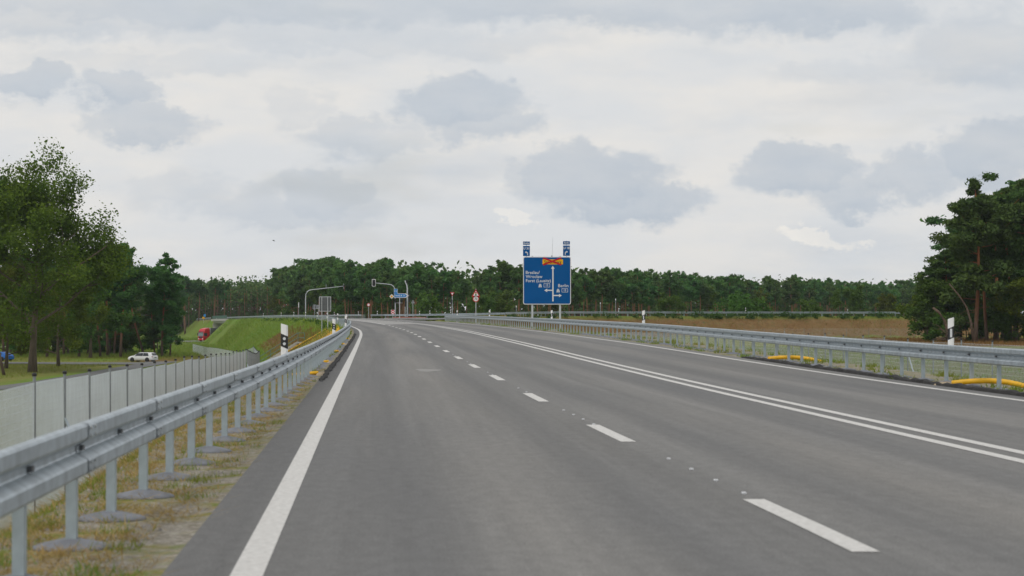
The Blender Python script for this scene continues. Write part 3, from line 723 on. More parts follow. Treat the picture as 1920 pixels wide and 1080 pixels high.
fence('distant wire fence at the foot of the brown embankment', [(30, 380), (50, 392), (62, 396), (74, 398)], 4.0, PANELC, {4: .5})

# ------------------------------------------------------------------ signs
def text(s, size, x, z, m, parent, name='lettering', align='LEFT', y=-.012, sx=1.0, bold=.0):
    c = bpy.data.curves.new('txt', 'FONT'); c.body = s; c.size = size; c.align_x = align; c.align_y = 'CENTER'; c.offset = bold; c.resolution_u = 2
    t = bpy.data.objects.new('txt', c); COL.objects.link(t)
    dg = bpy.context.evaluated_depsgraph_get(); me = bpy.data.meshes.new_from_object(t.evaluated_get(dg)); bpy.data.objects.remove(t)
    me.materials.clear(); me.materials.append(m)
    o = obj(name, me, parent, (x, y, z), (R(90), 0, 0)); o.scale = (sx, 1, 1); return o
def rrect(x0, x1, z0, z1, r, k=4):
    p = []
    for cx, cz, a0 in ((x1 - r, z0 + r, -90), (x1 - r, z1 - r, 0), (x0 + r, z1 - r, 90), (x0 + r, z0 + r, 180)):
        for i in range(k + 1): a = R(a0 + 90 * i / k); p.append((cx + r * math.cos(a), cz + r * math.sin(a)))
    return p
def ngon(cx, cz, r, k=24, a0=0): return [(cx + r * math.cos(a0 + 2 * math.pi * i / k), cz + r * math.sin(a0 + 2 * math.pi * i / k)) for i in range(k)]
def rtri(cx, cz, s, up=1, r=.06):
    """rounded triangle of side s, centre of its height"""
    h = s * .866; P = [(cx - s / 2, cz - up * h / 2), (cx + s / 2, cz - up * h / 2), (cx, cz + up * h / 2)]; out = []
    g = (cx, cz - up * h / 6)
    for i in range(3):
        p, a, b = Vector(P[i]), Vector(P[i - 1]), Vector(P[(i + 1) % 3]); u = p + (a - p).normalized() * r * s; w = p + (b - p).normalized() * r * s
        out += [tuple(u), tuple(p * .45 + u * .275 + w * .275), tuple(w)]
    return out if up > 0 else out[::-1]

def big_sign():
    Y = 180.0; k = Y / FPX                                 # one photo pixel at this distance
    c = at(1024.6, 571, Y); gz = T(c.x, Y)
    t = thing('direction_sign', 'big blue direction sign for Breslau and Berlin with two small detour plates on top', 'road sign', (c.x, Y, gz), R(1.0))
    zo = c.z - gz
    q = 110.0 / 849 * k                                    # metres per pixel of the enlarged view of the sign
    X = lambda u: (970 + u * 110 / 849 - 1024.6) * k; Z = lambda v: zo + (571 - (440 + v * 110 / 849)) * k
    x0, x1, z0, z1 = X(84), X(776), Z(1010), Z(318)
    MB().plate(rrect(x0, x1, z0, z1, .14), 0, .04).build('white_border', SIGNW, t)
    pn = MB().plate(rrect(x0 + .055, x1 - .055, z0 + .055, z1 - .055, .10), -.006, -.0005).build('blue_panel', BLUE, t)
    for u in (217, 619):
        MB().box((X(u), .11, zo * .5 + (z1 - zo) * .5 - .2), (.14, .13, z1 - .1 + .6)).build('sign_leg', POLE, t)
    for z in (.25, .5, .75): MB().box(((x0 + x1) / 2, .055, z0 + (z1 - z0) * z), (x1 - x0 - .2, .028, .07)).build('back_rail', STEEL_DULL, t)
    # yellow plate with the crossed out town
    MB().plate(rrect(X(364), X(661), Z(430), Z(357), .04), -.016, -.007).build('yellow_plate', YEL, t)
    text('Spremberg', .34, (X(364) + X(661)) / 2, Z(398), BLACK, t, 'lettering', 'CENTER', -.019, .86, .004)
    cr = MB(); ya = -.026
    for (a, b), (c2, d) in (((372, 335), (636, 436)), ((636, 335), (372, 436))):
        p, q2 = Vector((X(a), Z(b))), Vector((X(c2), Z(d))); n = Vector((-(q2 - p).y, (q2 - p).x)).normalized() * .055
        cr.plate([tuple(p - n), tuple(q2 - n), tuple(q2 + n), tuple(p + n)], ya, ya + .004); ya -= .005
    cr.build('red_cross', RED, t)
    # arrows
    ar = MB(); y0, y1 = -.014, -.007
    xs = X(515); w = .047
    ar.plate([(xs - w, Z(965)), (xs + w, Z(965)), (xs + w, Z(490)), (xs - w, Z(490))], y0, y1)
    ar.plate([(X(487), Z(493)), (X(539), Z(493)), (X(513), Z(450))], y0 - .001, y1)
    ar.build('straight_arrow', SIGNW, t)
    al = MB(); al.plate([(X(425), Z(813)), (xs - w, Z(813)), (xs - w, Z(797)), (X(425), Z(797))], y0, y1); al.plate([(X(432), Z(832)), (X(432), Z(780)), (X(389), Z(806))], y0 - .001, y1); al.build('left_arrow', SIGNW, t)
    a2 = MB(); a2.plate([(xs + w, Z(888)), (X(610), Z(888)), (X(610), Z(872)), (xs + w, Z(872))], y0, y1); a2.plate([(X(603), Z(906)), (X(643), Z(881)), (X(603), Z(855))], y0 - .001, y1); a2.build('right_arrow', SIGNW, t)
    for s, u, v in (('Breslau/', 118, 549), ('Wroclaw', 122, 608), ('Forst (Lausitz)', 120, 668)):
        text(s, .325, X(u), Z(v), SIGNW, t, 'lettering', 'LEFT', -.012, 1.0, .002)
    text('Berlin', .325, X(588), Z(740), SIGNW, t, 'lettering', 'LEFT', -.012, 1.03, .002)
    for u, v in ((330, 737), (590, 810)):                  # motorway symbol and number box
        s = MB(); s.plate([(X(u - 24), Z(v + 25)), (X(u - 4), Z(v + 25)), (X(u - 2), Z(v - 26)), (X(u - 10), Z(v - 26))], y0, y1)
        s.plate([(X(u + 4), Z(v + 25)), (X(u + 24), Z(v + 25)), (X(u + 10), Z(v - 26)), (X(u + 2), Z(v - 26))], y0, y1)
        s.plate([(X(u - 22), Z(v - 4)), (X(u + 22), Z(v - 4)), (X(u + 20), Z(v - 11)), (X(u - 20), Z(v - 11))], y0 - .003, y1 - .008); s.build('motorway_symbol', SIGNW, t)
    for u, v in ((427, 733), (687, 806)):
        MB().plate(rrect(X(u - 45), X(u + 45), Z(v + 28), Z(v - 28), .035), -.0095, -.007).build('number_box', SIGNW, t)
        MB().plate(rrect(X(u - 40), X(u + 40), Z(v + 23), Z(v - 23), .025), -.0125, -.010).build('number_field', BLUE, t)
        text('15', .22, X(u), Z(v), SIGNW, t, 'lettering', 'CENTER', -.015, 1.0, .003)
    # detour plates on top
    for u0, u1, v0, v1, v2, v3, town, num, sgn in ((80, 183, 97, 148, 160, 312, 'Breslau', 'U 31', -1), (660, 763, 92, 144, 154, 308, 'Berlin', 'U 18', 1)):
        cx = (X(u0) + X(u1)) / 2
        for a, b in ((v0, v1), (v2, v3)):
            pl = MB().plate(rrect(X(u0), X(u1), Z(b), Z(a), .025), 0, .02).build('plate_border', SIGNW, t)
            MB().plate(rrect(X(u0) + .015, X(u1) - .015, Z(b) + .015, Z(a) - .015, .02), -.005, -.0005).build('plate_panel', BLUE, pl)
        text(town, .155, cx, Z((v0 + v1) / 2), SIGNW, t, 'lettering', 'CENTER', -.01, .95, .004)
        text(num, .235, cx, Z(v2 + 41), SIGNW, t, 'lettering', 'CENTER', -.01, .98, .006)
        MB().tube([(cx, .04, Z(318) - .4), (cx, .04, Z(v0) + .03)], .022, 8).build('plate_stay', STEEL_POST, t)
        m = MB(); zz = lambda v: Z(v2 + v)
        bx = cx + .09 * -sgn * -1 * -1
        bx = cx - sgn * .09; tx = cx + sgn * .08; w = .028
        m.plate([(bx - w, zz(138)), (bx + w, zz(138)), (bx + w, zz(105)), (bx - w, zz(105))], -.012, -.006)
        n = 6; ring = []
        for i in range(n + 1):
            a = R(90 * i / n); ring.append((bx + sgn * (.10 - (.10 + w) * math.cos(a)), zz(105) + (.055 + w) * math.sin(a)))
        ins = [(bx + sgn * (.10 - (.10 - w) * math.cos(R(90 * i / n))), zz(105) + (.055 - w) * math.sin(R(90 * i / n))) for i in range(n + 1)]
        poly = ring + ins[::-1]; m.plate(poly if sgn < 0 else poly[::-1], -.0125, -.006)
        zc = zz(105) + .055; m.plate([(bx + sgn * .085, zc - .085), (bx + sgn * .085, zc + .085), (bx + sgn * .20, zc)][:: -1 if sgn > 0 else 1], -.013, -.006)
        m.build('turn_arrow', SIGNW, t)
    MB().tube([(X(503), .06, Z(330)), (X(514), .06, Z(33))], [.012, .006], 6).build('aerial', STEEL_DULL, t)
    MB().box((X(500), .06, Z(312)), (.09, .06, .10)).build('sensor_box', SIGNBACK, t)
    return t
big_sign()

def pole_sign(name, label, cat, px, Y, ybase=None):
    p = at(px, HOR, Y); gz = T(p.x, Y); return thing(name, label, cat, (p.x, Y, gz), 0), gz
def zat(py, Y): return EYE - (py - HOR) * Y / FPX
def simple_pole(t, h, r=.038, m=POLE, x=0.0): return MB().tube([(x, .06, -.4), (x, .06, h)], r, 10).build('pole', m, t)
# warning triangle and speed limit
t, gz = pole_sign('warning_sign', 'red bordered traffic light warning triangle above a round 70 speed limit on one pole', 'road sign', 892.3, 255)
zt, zc = zat(549.5, 255) - gz, zat(560.4, 255) - gz; simple_pole(t, zt + .45)
MB().plate(rtri(0, zt, .92, 1), 0, .02).build('triangle_plate', RED, t); MB().plate(rtri(0, zt - .02, .60, 1, .03), -.006, -.0005).build('triangle_field', SIGNW, t)
for dz, m in ((.14, RED), (.0, YEL), (-.14, mat('sign_green', (.02, .25, .06), .4))): MB().plate(ngon(0, zt - .06 + dz * .75, .055, 12), -.012, -.007).build('light_symbol', m, t)
MB().plate(rrect(-.07, .07, zt - .25, zt + .12, .02), -.0068, -.0062).build('symbol_case', BLACK, t)
MB().plate(ngon(0, zc, .335, 32), 0, .02).build('round_plate', RED, t); MB().plate(ngon(0, zc, .255, 32), -.006, -.0005).build('round_field', SIGNW, t)
text('70', .36, 0, zc, BLACK, t, 'lettering', 'CENTER', -.011, .9, .004)
# give way sign with a signal on its pole
def signal_head(parent, x, z, s=1.0, board=False, y=-.05, lenses=3):
    b = MB(); h = .30 * lenses * s; b.plate(rrect(x - .15 * s, x + .15 * s, z - h / 2, z + h / 2, .05 * s), y - .12, y + .12)
    o = b.build('signal_head', BLACK, parent)
    if board:
        fr = MB().plate(rrect(x - .33 * s, x + .33 * s, z - h / 2 - .20, z + h / 2 + .20, .10), y + .125, y + .145).build('signal_board', BLACK, parent)
        m = MB(); outer = rrect(x - .45 * s, x + .45 * s, z - h / 2 - .30, z + h / 2 + .30, .12); m.plate(outer, y + .15, y + .165); m.build('board_border', SIGNW, parent)
    for i in range(lenses):
        zz = z + (i - (lenses - 1) / 2) * .30 * s
        MB().lathe([(.105 * s, y - .135), (.09 * s, y - .122)], 14, (x, 0, zz), 'y').build('lens', ORANGE, o)
        v = MB(); n = 8
        pts = [(x + .12 * s * math.cos(R(20 + 140 * k / n)), zz + .12 * s * math.sin(R(20 + 140 * k / n))) for k in range(n + 1)]
        v.loft([[(px, y - .12, pz) for px, pz in pts], [(px, y - .28, pz - .02) for px, pz in pts]], closed=False, cap=False).build('visor', BLACK, o)
    return o
t, gz = pole_sign('give_way_sign', 'red and white give way triangle with a dark signal on its pole', 'road sign', 848, 404)
zt = zat(551.5, 404) - gz; simple_pole(t, zt + .2, .05)
MB().plate(rtri(0, zt, .76, -1), 0, .02).build('triangle_plate', RED, t); MB().plate(rtri(0, zt + .03, .44, -1, .03), -.006, -.0005).build('triangle_field', SIGNW, t)
signal_head(t, -.16, zat(565, 404) - gz, .85)
# round prohibition sign, left
t, gz = pole_sign('prohibition_sign', 'small round red bordered sign on a thin pole before the forest', 'road sign', 691, 436)
zt = zat(571.5, 436) - gz; simple_pole(t, zt + .2, .035); MB().plate(ngon(0, zt, .31, 28), 0, .02).build('round_plate', RED, t); MB().plate(ngon(0, zt, .215, 28), -.006, -.0005).build('round_field', SIGNW, t)
# chevron board
t, gz = pole_sign('chevron_board', 'red and white chevron board low on the signal island', 'road sign', 736.5, 395)
zt = zat(585, 395) - gz; w = .30; simple_pole(t, zt, .03)
MB().plate(rrect(-w, w, zt - .36, zt + .36, .03), 0, .02).build('white_plate', SIGNW, t)
for dz in (-.30, .06): MB().plate([(-w + .01, zt + dz - .06), (0, zt + dz + .16), (w - .01, zt + dz - .06), (w - .01, zt + dz + .12), (0, zt + dz + .34), (-w + .01, zt + dz + .12)][::1], -.006, -.0005).build('red_chevron', RED, t)
# plain backs of signs
def sign_back(label, px, py0, py1, wpx, Y, legs, pyb=None):
    p = at(px, HOR, Y); gz = T(p.x, Y); t = thing('sign_from_behind', label, 'road sign', (p.x, Y, gz)); k = Y / FPX; w = wpx * k / 2
    z1, z0 = zat(py0, Y) - gz, zat(py1, Y) - gz
    MB().plate(rrect(-w, w, z0, z1, .06), .0, .02).build('sign_plate', SIGNBACK, t)
    for n in range(3 if len(legs) > 1 else 1): MB().box((0, -.02, z0 + (z1 - z0) * (n + .5) / (3 if len(legs) > 1 else 1)), (2 * w - .08, .03, .04)).build('back_rail', SIGNBACK, t)
    fr = MB(); o, i = rrect(-w, w, z0, z1, .06), rrect(-w + .05, w - .05, z0 + .05, z1 - .05, .04); k2 = len(o)
    for a in range(k2): b = (a + 1) % k2; fr.quad((o[a][0], -.006, o[a][1]), (o[b][0], -.006, o[b][1]), (i[b][0], -.006, i[b][1]), (i[a][0], -.006, i[a][1]))
    fr.build('plate_rim', POLE, t, fix=False)
    for x in legs: MB().tube([(x * w, -.06, -.5), (x * w, -.06, z1 - .05)], .035, 8).build('sign_leg', POLE, t)
    return t
sign_back('large plain grey sign seen from behind on two legs on the embankment', 609.5, 556, 584, 22.5, 230, (-.52, .46))
sign_back('small square grey sign seen from behind on a thin pole', 590.2, 571.5, 579.5, 7, 436, (0,))
sign_back('narrow grey sign seen from behind beside the large sign back', 597, 572, 579, 4.5, 430, (0,))
t, gz = pole_sign('triangle_sign_from_behind', 'pale triangular sign seen from behind right of the signals', 'road sign', 774.3, 408)
zt = zat(565.5, 408) - gz; simple_pole(t, zt + .3, .04); MB().plate(rtri(0, zt, .62, 1), -.03, .0).build('sign_plate', STEEL_DULL, t); MB().plate(rtri(.0, zt - .01, .36, 1), -.036, -.0305).build('plate_back', SIGNBACK, t)
def thin_pole(label, px, py, Y, cap=.3):
    t, gz = pole_sign('marker_pole', label, 'pole', px, Y); h = zat(py, Y) - gz; simple_pole(t, h, .03); MB().tube([(0, .06, h - cap), (0, .06, h)], .07, 8).build('pole_head', WHITE, t)
thin_pole('left of the two thin white topped poles behind the far rail', 1125.7, 567, 432); thin_pole('right and taller of the two thin white topped poles on the brown embankment', 1154.4, 560, 424)
thin_pole('thin white topped pole left of the big blue sign', 968, 573, 432); thin_pole('thin pole left of the curved signal mast', 560, 567, 470, 1.0)
thin_pole('faint thin pole at the far left end of the distant rail', 334, 590, 800, .8)
t, gz = pole_sign('town_sign', 'tiny yellow and blue sign on the rail beyond the bridge', 'road sign', 382, 835)
z = zat(596, 835) - gz; simple_pole(t, zat(590, 835) - gz); MB().plate(rrect(-.5, .3, z - .35, z + .35, .03), 0, .02).build('yellow_plate', YEL, t)
MB().plate(rrect(.0, .75, z + .38, z + 1.3, .05), 0, .02).build('blue_plate', mat('bright_blue', (.02, .22, .55), .4), t)

# ------------------------------------------------------------------ junction island and signals
def island():
    p0, p1 = at(722, 593.5, 392), at(800, 591, 404); root = thing('traffic_island', 'low kerbed signal island with a red surface and pale kerb', 'traffic island', (p0.x, p0.y, T(p0.x, p0.y)))
    n = 14; top = []; x0, x1 = p0.x, p1.x
    for i in range(n + 1):
        s = i / n; x = x0 + (x1 - x0) * s; y = 391 + 7 * s; w = .35 + 1.8 * math.sin(math.pi * min(1, .15 + s * .9)); top.append((x, y - w, y + w))
    def ring(ins, dz): return [(x, a + ins, float(ZS(x, a)) + dz) for x, a, b in top] + [(x, b - ins, float(ZS(x, b)) + dz) for x, a, b in reversed(top)]
    off = -Vector(root.location)
    mv = lambda r: [tuple(Vector(p) + off) for p in r]
    MB().loft([mv(ring(0, -.05)), mv(ring(0, .12)), mv(ring(.03, .15)), mv(ring(.2, .15))], cap=False).build('kerb', CONC, root)
    m = MB(); r = mv(ring(.2, .146)); m.v = r; k = len(r); m.f = [(i, i + 1, k - 2 - i, k - 1 - i) for i in range(k // 2 - 1)]; m.build('red_surface', REDPAVE, root)
    m = MB(); m.box((p0.x + 3.6 + off.x, 400.5 + off.y, float(ZS(p0.x + 3, 400)) + .20 + off.z), (5.6, .12, .12)); m.build('red_barrier', REDPAVE, root)
island()
p = at(852, 591, 415)
def arm_mast(label, px, Y, pts_px, heads, r=.085):
    b = at(px, HOR, Y); gz = T(b.x, Y); t = thing('signal_mast', label, 'traffic light', (b.x, Y, gz)); loc = lambda q: ((q[0] - px) * Y / FPX, 0, zat(q[1], Y) - gz)
    pl = [(0, 0, -.4)] + [loc(q) for q in pts_px]; rad = [r] * (len(pl) // 2) + list(np.linspace(r, r * .6, len(pl) - len(pl) // 2))
    MB().tube(pl, rad, 10).build('curved_mast', POLE, t, smooth=True); return t, loc
t, loc = arm_mast('curved steel signal mast reaching right over the road from the embankment', 573, 415, [(573, 575), (573, 560), (573.5, 552), (576, 547), (580, 544.3), (585, 543.3), (610, 540.5), (645, 536.5)], ())
a = loc((644.5, 536.5)); MB().box((a[0], -.02, a[2]), (.07, .10, .95)).build('bracket', STEEL_DULL, t); a = loc((611.5, 537)); MB().box((a[0], -.02, a[2]), (.05, .05, .75)).build('bracket', STEEL_DULL, t)
a = loc((645, 536.2)); MB().plate(ngon(a[0] + .02, a[2], .13, 10), -.14, .14).build('signal_back', BLACK, t)
t, loc = arm_mast('curved steel signal mast reaching left with a white framed signal head', 741.2, 408, [(741.2, 575), (741.2, 556), (741.2, 546), (740, 541), (737.5, 536.5), (733.5, 533.8), (727, 532.8), (704, 530.6)], ())
a = loc((700.8, 530.2)); signal_head(t, a[0], a[2], .72, True)
a = loc((741.4, 563.5)); signal_head(t, a[0], a[2], .8, False, -.2); a = loc((753.5, 563.5)); signal_head(t, a[0], a[2], .8, False, -.2)
a, b = loc((741.2, 568)), loc((755, 568)); MB().tube([(a[0], 0, a[2]), (b[0], 0, b[2])], .035, 8).build('cross_arm', POLE, t)
# priority diamond on the same corner: separate short arm of the mast
a = loc((734.5, 555.8)); d = .40
MB().plate([(a[0], a[2] - d), (a[0] + d, a[2]), (a[0], a[2] + d), (a[0] - d, a[2])], -.10, -.08).build('diamond_plate', SIGNW, t); d = .24
MB().plate([(a[0], a[2] - d), (a[0] + d, a[2]), (a[0], a[2] + d), (a[0] - d, a[2])], -.106, -.1005).build('diamond_field', YEL, t)
t, loc = arm_mast('tall straight signal mast with a leaning tip and stacked dark signals', 763.8, 412, [(763.8, 570), (763.8, 550), (763.6, 540), (762.5, 534), (760.4, 530), (759.5, 526)], (), .12)
for px_, py_, s in ((763.5, 528, .62), (760, 566, .75), (767.6, 563.5, .72)): a = loc((px_, py_)); signal_head(t, a[0], a[2], s, False, -.25)
a = loc((759.8, 572)); signal_head(t, a[0], a[2], .6, False, -.25)
t, gz = pole_sign('signal_post', 'short slim signal post between the arrow sign and the leaning mast', 'traffic light', 759.6, 410); simple_pole(t, zat(570, 410) - gz, .06)
MB().box((0, .06, zat(572, 410) - gz), (.22, .2, .55)).build('signal_head', BLACK, t)
# blue arrow sign on its post with the small plate above
t, gz = pole_sign('arrow_sign', 'blue arrow shaped direction sign pointing right on a post at the junction', 'road sign', 749.3, 398)
k = 398 / FPX; zc = zat(554.3, 398) - gz; simple_pole(t, zc + .35, .07)
def arrow(x0, x1, h): return [(x0, zc - h), (x1 - h * 1.25, zc - h), (x1, zc), (x1 - h * 1.25, zc + h), (x0, zc + h)]
MB().plate(arrow(-10.3 * k, 17 * k, .36), 0, .03).build('arrow_plate', SIGNW, t); MB().plate(arrow(-9.7 * k, 14.2 * k, .285), -.006, -.0005).build('arrow_panel', mat('bright_blue', (.02, .22, .55), .4), t)
text('Berlin', .34, -7.6 * k, zc, SIGNW, t, 'lettering', 'LEFT', -.011, .85, .004); text('A', .36, 3.2 * k, zc, SIGNW, t, 'lettering', 'CENTER', -.011, 1, .01); text('15', .34, 8.2 * k, zc, SIGNW, t, 'lettering', 'CENTER', -.011, 1, .004)
MB().plate([(14.6 * k, zc - .30), (17.6 * k, zc), (14.6 * k, zc + .30), (15.6 * k, zc + .30), (18.6 * k, zc), (15.6 * k, zc - .30)][::-1], .035, .05).build('dark_chevron', SIGNBACK, t)
zb = zat(546.3, 398) - gz; xb = -7.2 * k
MB().plate(rrect(xb - .31, xb + .31, zb - .42, zb + .42, .04), 0, .03).build('upper_plate', SIGNW, t); MB().plate(rrect(xb - .28, xb + .28, zb - .39, zb + .12, .03), -.006, -.0005).build('upper_panel', mat('bright_blue', (.02, .22, .55), .4), t)
MB().plate(rrect(xb - .28, xb + .28, zb + .15, zb + .39, .03), -.006, -.0005).build('upper_panel', mat('bright_blue', (.02, .22, .55), .4), t); text('U 18', .22, xb, zb - .05, SIGNW, t, 'lettering', 'CENTER', -.011, 1, .004)
MB().tube([(xb, .05, zc - .1), (xb, .05, zb + .4)], .03, 8).build('plate_stay', STEEL_POST, t)

# ------------------------------------------------------------------ asphalt beads, yellow drain pipes, sand
def bead(label, off, y0, y1, w, h, seed):
    rg = np.random.default_rng(seed); rings = []; ys = np.arange(y0, y1, .35); base = None
    for i, y in enumerate(ys):
        e = min(1, (i + 1) / 4, (len(ys) - i) / 4); ww = w * (1 + .25 * rg.normal() * .5) * (.4 + .6 * e); hh = h * (1 + .22 * rg.normal()) * e; c = off + .02 * rg.normal()
        p = Vector(RP(c, y, .0)); base = base or p.copy(); p = p - base
        rings.append([(p.x - ww / 2, p.y, p.z - .03), (p.x - ww * .36, p.y, p.z + hh * .75), (p.x, p.y + .02, p.z + hh), (p.x + ww * .36, p.y, p.z + hh * .7), (p.x + ww / 2, p.y, p.z - .03)])
    o = MB().loft(rings).build('asphalt_bead', TAR, None, smooth=False); o.location = base; return tag(o, label, 'kerb bead')
bead('lumpy black asphalt bead along the left edge of the road near the yellow stubs', -.37, 48, 150, .11, .05, 3)
bead('long black asphalt bead along the right edge of the road under the guardrail', 11.33, 24, 70, .17, .065, 4)
def pipe(label, pts, r=.055, rib=True):
    # corrugated drain pipe through the given points
    P = [Vector(p) for p in pts]; d = [0]
    for a, b in zip(P[:-1], P[1:]): d.append(d[-1] + (b - a).length)
    n = max(8, int(d[-1] / .06)) if d[-1] < 4 else max(20, int(d[-1] / .25)); S = np.linspace(0, d[-1], n)
    C = np.array([[np.interp(s, d, [p[i] for p in P]) for i in range(3)] for s in S])
    for _ in range(4): C[1:-1] = (C[:-2] + C[2:] + 2 * C[1:-1]) / 4
    base = C[0].copy(); rad = [r * (1 + (.06 if i % 2 else 0)) for i in range(n)]
    o = MB().tube([tuple(c - base) for c in C], rad, 10).build('drain_pipe', PIPE, None, smooth=True); o.location = base; return tag(o, label, 'pipe', 'yellow drain pipes')
ordn = ['nearest', 'second', 'third', 'fourth', 'fifth']
for i, Y in enumerate((54, 67, 86, 105, 124)):
    a = RP(-.56, Y, .03); b = RP(-1.15, Y + .1, .01); c = (b[0] - .9, Y + .2, T(b[0] - .9, Y) + .08); e = (b[0] - 3.8, Y + .6, T(b[0] - 3.8, Y) + .08); f = (b[0] - 6.5, Y + 1.2, T(b[0] - 6.5, Y + 1.2) + .08)
    pipe(ordn[i] + ' yellow drain pipe stub poking through under the left guardrail and down the slope', [a, b, c, e, f], .038)
for i, (Y, L) in enumerate(((152, 5.5), (168, 6), (184, 6), (200, 6), (216, 6), (236, 6))):
    x = float(XL(Y)) - 1.5; pipe(['first', 'second', 'third', 'fourth', 'fifth', 'last'][i] + ' long yellow pipe down the embankment, counted from the front', [(float(XL(Y + 14 * s)) - 1.5 - L * s, Y + 14 * s, T(float(XL(Y + 14 * s)) - 1.5 - L * s, Y + 14 * s) + .15) for s in np.linspace(0, 1, 12)], .085)
pipe('nearer thick yellow drain pipe behind the right guardrail posts', [RP(11.50, 45.3, .04), RP(11.8, 45.2, .08), RP(12.1, 45.1, .095), RP(12.4, 45.0, .08), RP(12.65, 44.9, .03), RP(12.9, 44.8, -.06)], .05)
pipe('farther thick yellow drain pipe behind the right guardrail posts', [RP(11.50, 66.3, .04), RP(11.8, 66.2, .075), RP(12.1, 66.1, .085), RP(12.4, 66.0, .06), RP(12.65, 65.9, .02), RP(12.9, 65.8, -.06)], .052)
def heap(label, off, Y, rx, ry, h, seed):
    rg = np.random.default_rng(seed); m = MB(); prof = [(1.0, -.03), (.8, h * .35), (.5, h * .8), (.2, h)]; k = 14; c = RP(off, Y, 0); jit = 1 + .18 * rg.normal(size=k)
    for r, z in prof: m.v += [(rx * r * jit[j] * math.cos(2 * math.pi * j / k), ry * r * jit[j] * math.sin(2 * math.pi * j / k), z * (1 + .1 * rg.normal())) for j in range(k)]
    for i in range(3): m.f += [(i * k + j, i * k + (j + 1) % k, (i + 1) * k + (j + 1) % k, (i + 1) * k + j) for j in range(k)]
    m.f.append(tuple(3 * k + j for j in range(k))); o = m.build('sand_heap', SAND, None, smooth=True); o.location = c; return tag(o, label, 'sand heap', 'sand heaps at the pipe ends')
for i, Y in enumerate((54, 67, 86, 105, 124)): heap('flat sand heap beside the ' + ordn[i] + ' yellow stub on the left verge', -.47, Y + .1, .13, .6, .04, 30 + i)
heap('small sand heap at the mouth of the nearer right yellow pipe', 11.45, 45.6, .2, .5, .06, 40); heap('small sand heap at the mouth of the farther right yellow pipe', 11.45, 66.6, .2, .6, .06, 41)

# ------------------------------------------------------------------ maintenance stairs with handrail
def stairs():
    Y = 250.0; x0 = float(XL(Y)) - 4.9; z0 = T(x0, Y) + .12; t = thing('embankment_stairs', 'concrete maintenance stairs with green handrail going down the embankment', 'stairs', (x0, Y, z0))
    n = 14; run, rise = .30, .186
    for i in range(n): MB().box((-.35 - run * (i + .5), 0, -rise * (i + .5) + .06), (run + .03, .9, .2)).build('step', CONC, t)
    MB().box((-.05, 0, .10), (.75, 1.25, .14)).build('landing', CONC, t)
    for y in (-.56, .56):
        m = MB(); a = (-.33, .22); b = (-.33 - run * n, .22 - rise * n); w = .10
        m.loft([[(a[0], y - w, a[1] - .35), (a[0], y + w, a[1] - .35), (a[0], y + w, a[1]), (a[0], y - w, a[1])], [(b[0], y - w, b[1] - .35), (b[0], y + w, b[1] - .35), (b[0], y + w, b[1]), (b[0], y - w, b[1])]]).build('cheek_wall', CONC, t)
    y = .74; pz = lambda x: (.1 if x > -.4 else .1 + (x + .35) * rise / run)
    for x in (.35, -.32, -1.75, -3.15): MB().tube([(x, y, pz(x) - .3), (x, y, pz(x) + 1.0)], .034, 8).build('handrail_post', GREENRAIL, t)
    for h in (1.0, .5): MB().tube([(.35, y, .1 + h), (-.35, y, .1 + h), (-4.4, y, pz(-4.4) + h)], .034, 8).build('handrail', GREENRAIL, t)
stairs()

# ------------------------------------------------------------------ bridge over the motorway
def bridge():
    x = lambda o, Y: float(XL(Y)) + o; Y0, Y1 = 702, 794; rt = Vector((x(5, 748), 748, -6.35)); t = thing('road_bridge', 'concrete road bridge with green railings over the motorway', 'bridge', rt)
    def prism(name, m, o0, o1, y0, y1, za, zb, n=5):
        r = []
        for y in np.linspace(y0, y1, n):
            z = float(ZP(y)); r.append([tuple(Vector((x(o, y), y, z + zz)) - rt) for o, zz in ((o0, za), (o1, za), (o1, zb), (o0, zb))])
        return MB().loft(r).build(name, m, t)
    prism('deck', CONC, -1.3, 12.9, Y0, Y1, -1.25, -.12); prism('edge_beam', CONC, -2.1, -1.2, Y0, Y1, -.55, .12); prism('edge_beam', CONC, 12.8, 13.7, Y0, Y1, -.55, .12)
    for o in (-1.65, 13.25):
        for y in np.arange(Y0, Y1 + .1, 2.4): MB().box(tuple(Vector((x(o, y), y, float(ZP(y)) + .62)) - rt), (.06, .06, 1.0)).build('railing_post', GREENRAIL, t)
        for h in (.35, .6, .85, 1.1): prism('railing_bar', GREENRAIL, o - .03, o + .03, Y0, Y1, h - .025, h + .025, 3)
        m = MB()
        for y in np.arange(Y0, Y1, .2): m.box(tuple(Vector((x(o, y), y, float(ZP(y)) + .72)) - rt), (.02, .02, .76))
        tag(m.build('baluster', GREENRAIL, t), kind='stuff')
    for y in (Y0 + 3, Y1 - 3): MB().box(tuple(Vector((x(5.8, y), y, -3.9)) - rt), (14.6, 3.0, 5.1)).build('abutment', CONC, t)
    for o in (.5, 5.8, 11): MB().box(tuple(Vector((x(o, 748), 748, -3.9)) - rt), (1.1, 1.4, 5.1)).build('pier', CONC, t)
bridge()
o = MB().box((0, 0, 0), (.32, .25, 4.2)).build('drain_gutter', SIGNW, None); o.location = at(408, 604, 806); o.rotation_euler = (R(25), R(-14), 0); tag(o, 'white slanting drain gutter left of the bridge', 'gutter')

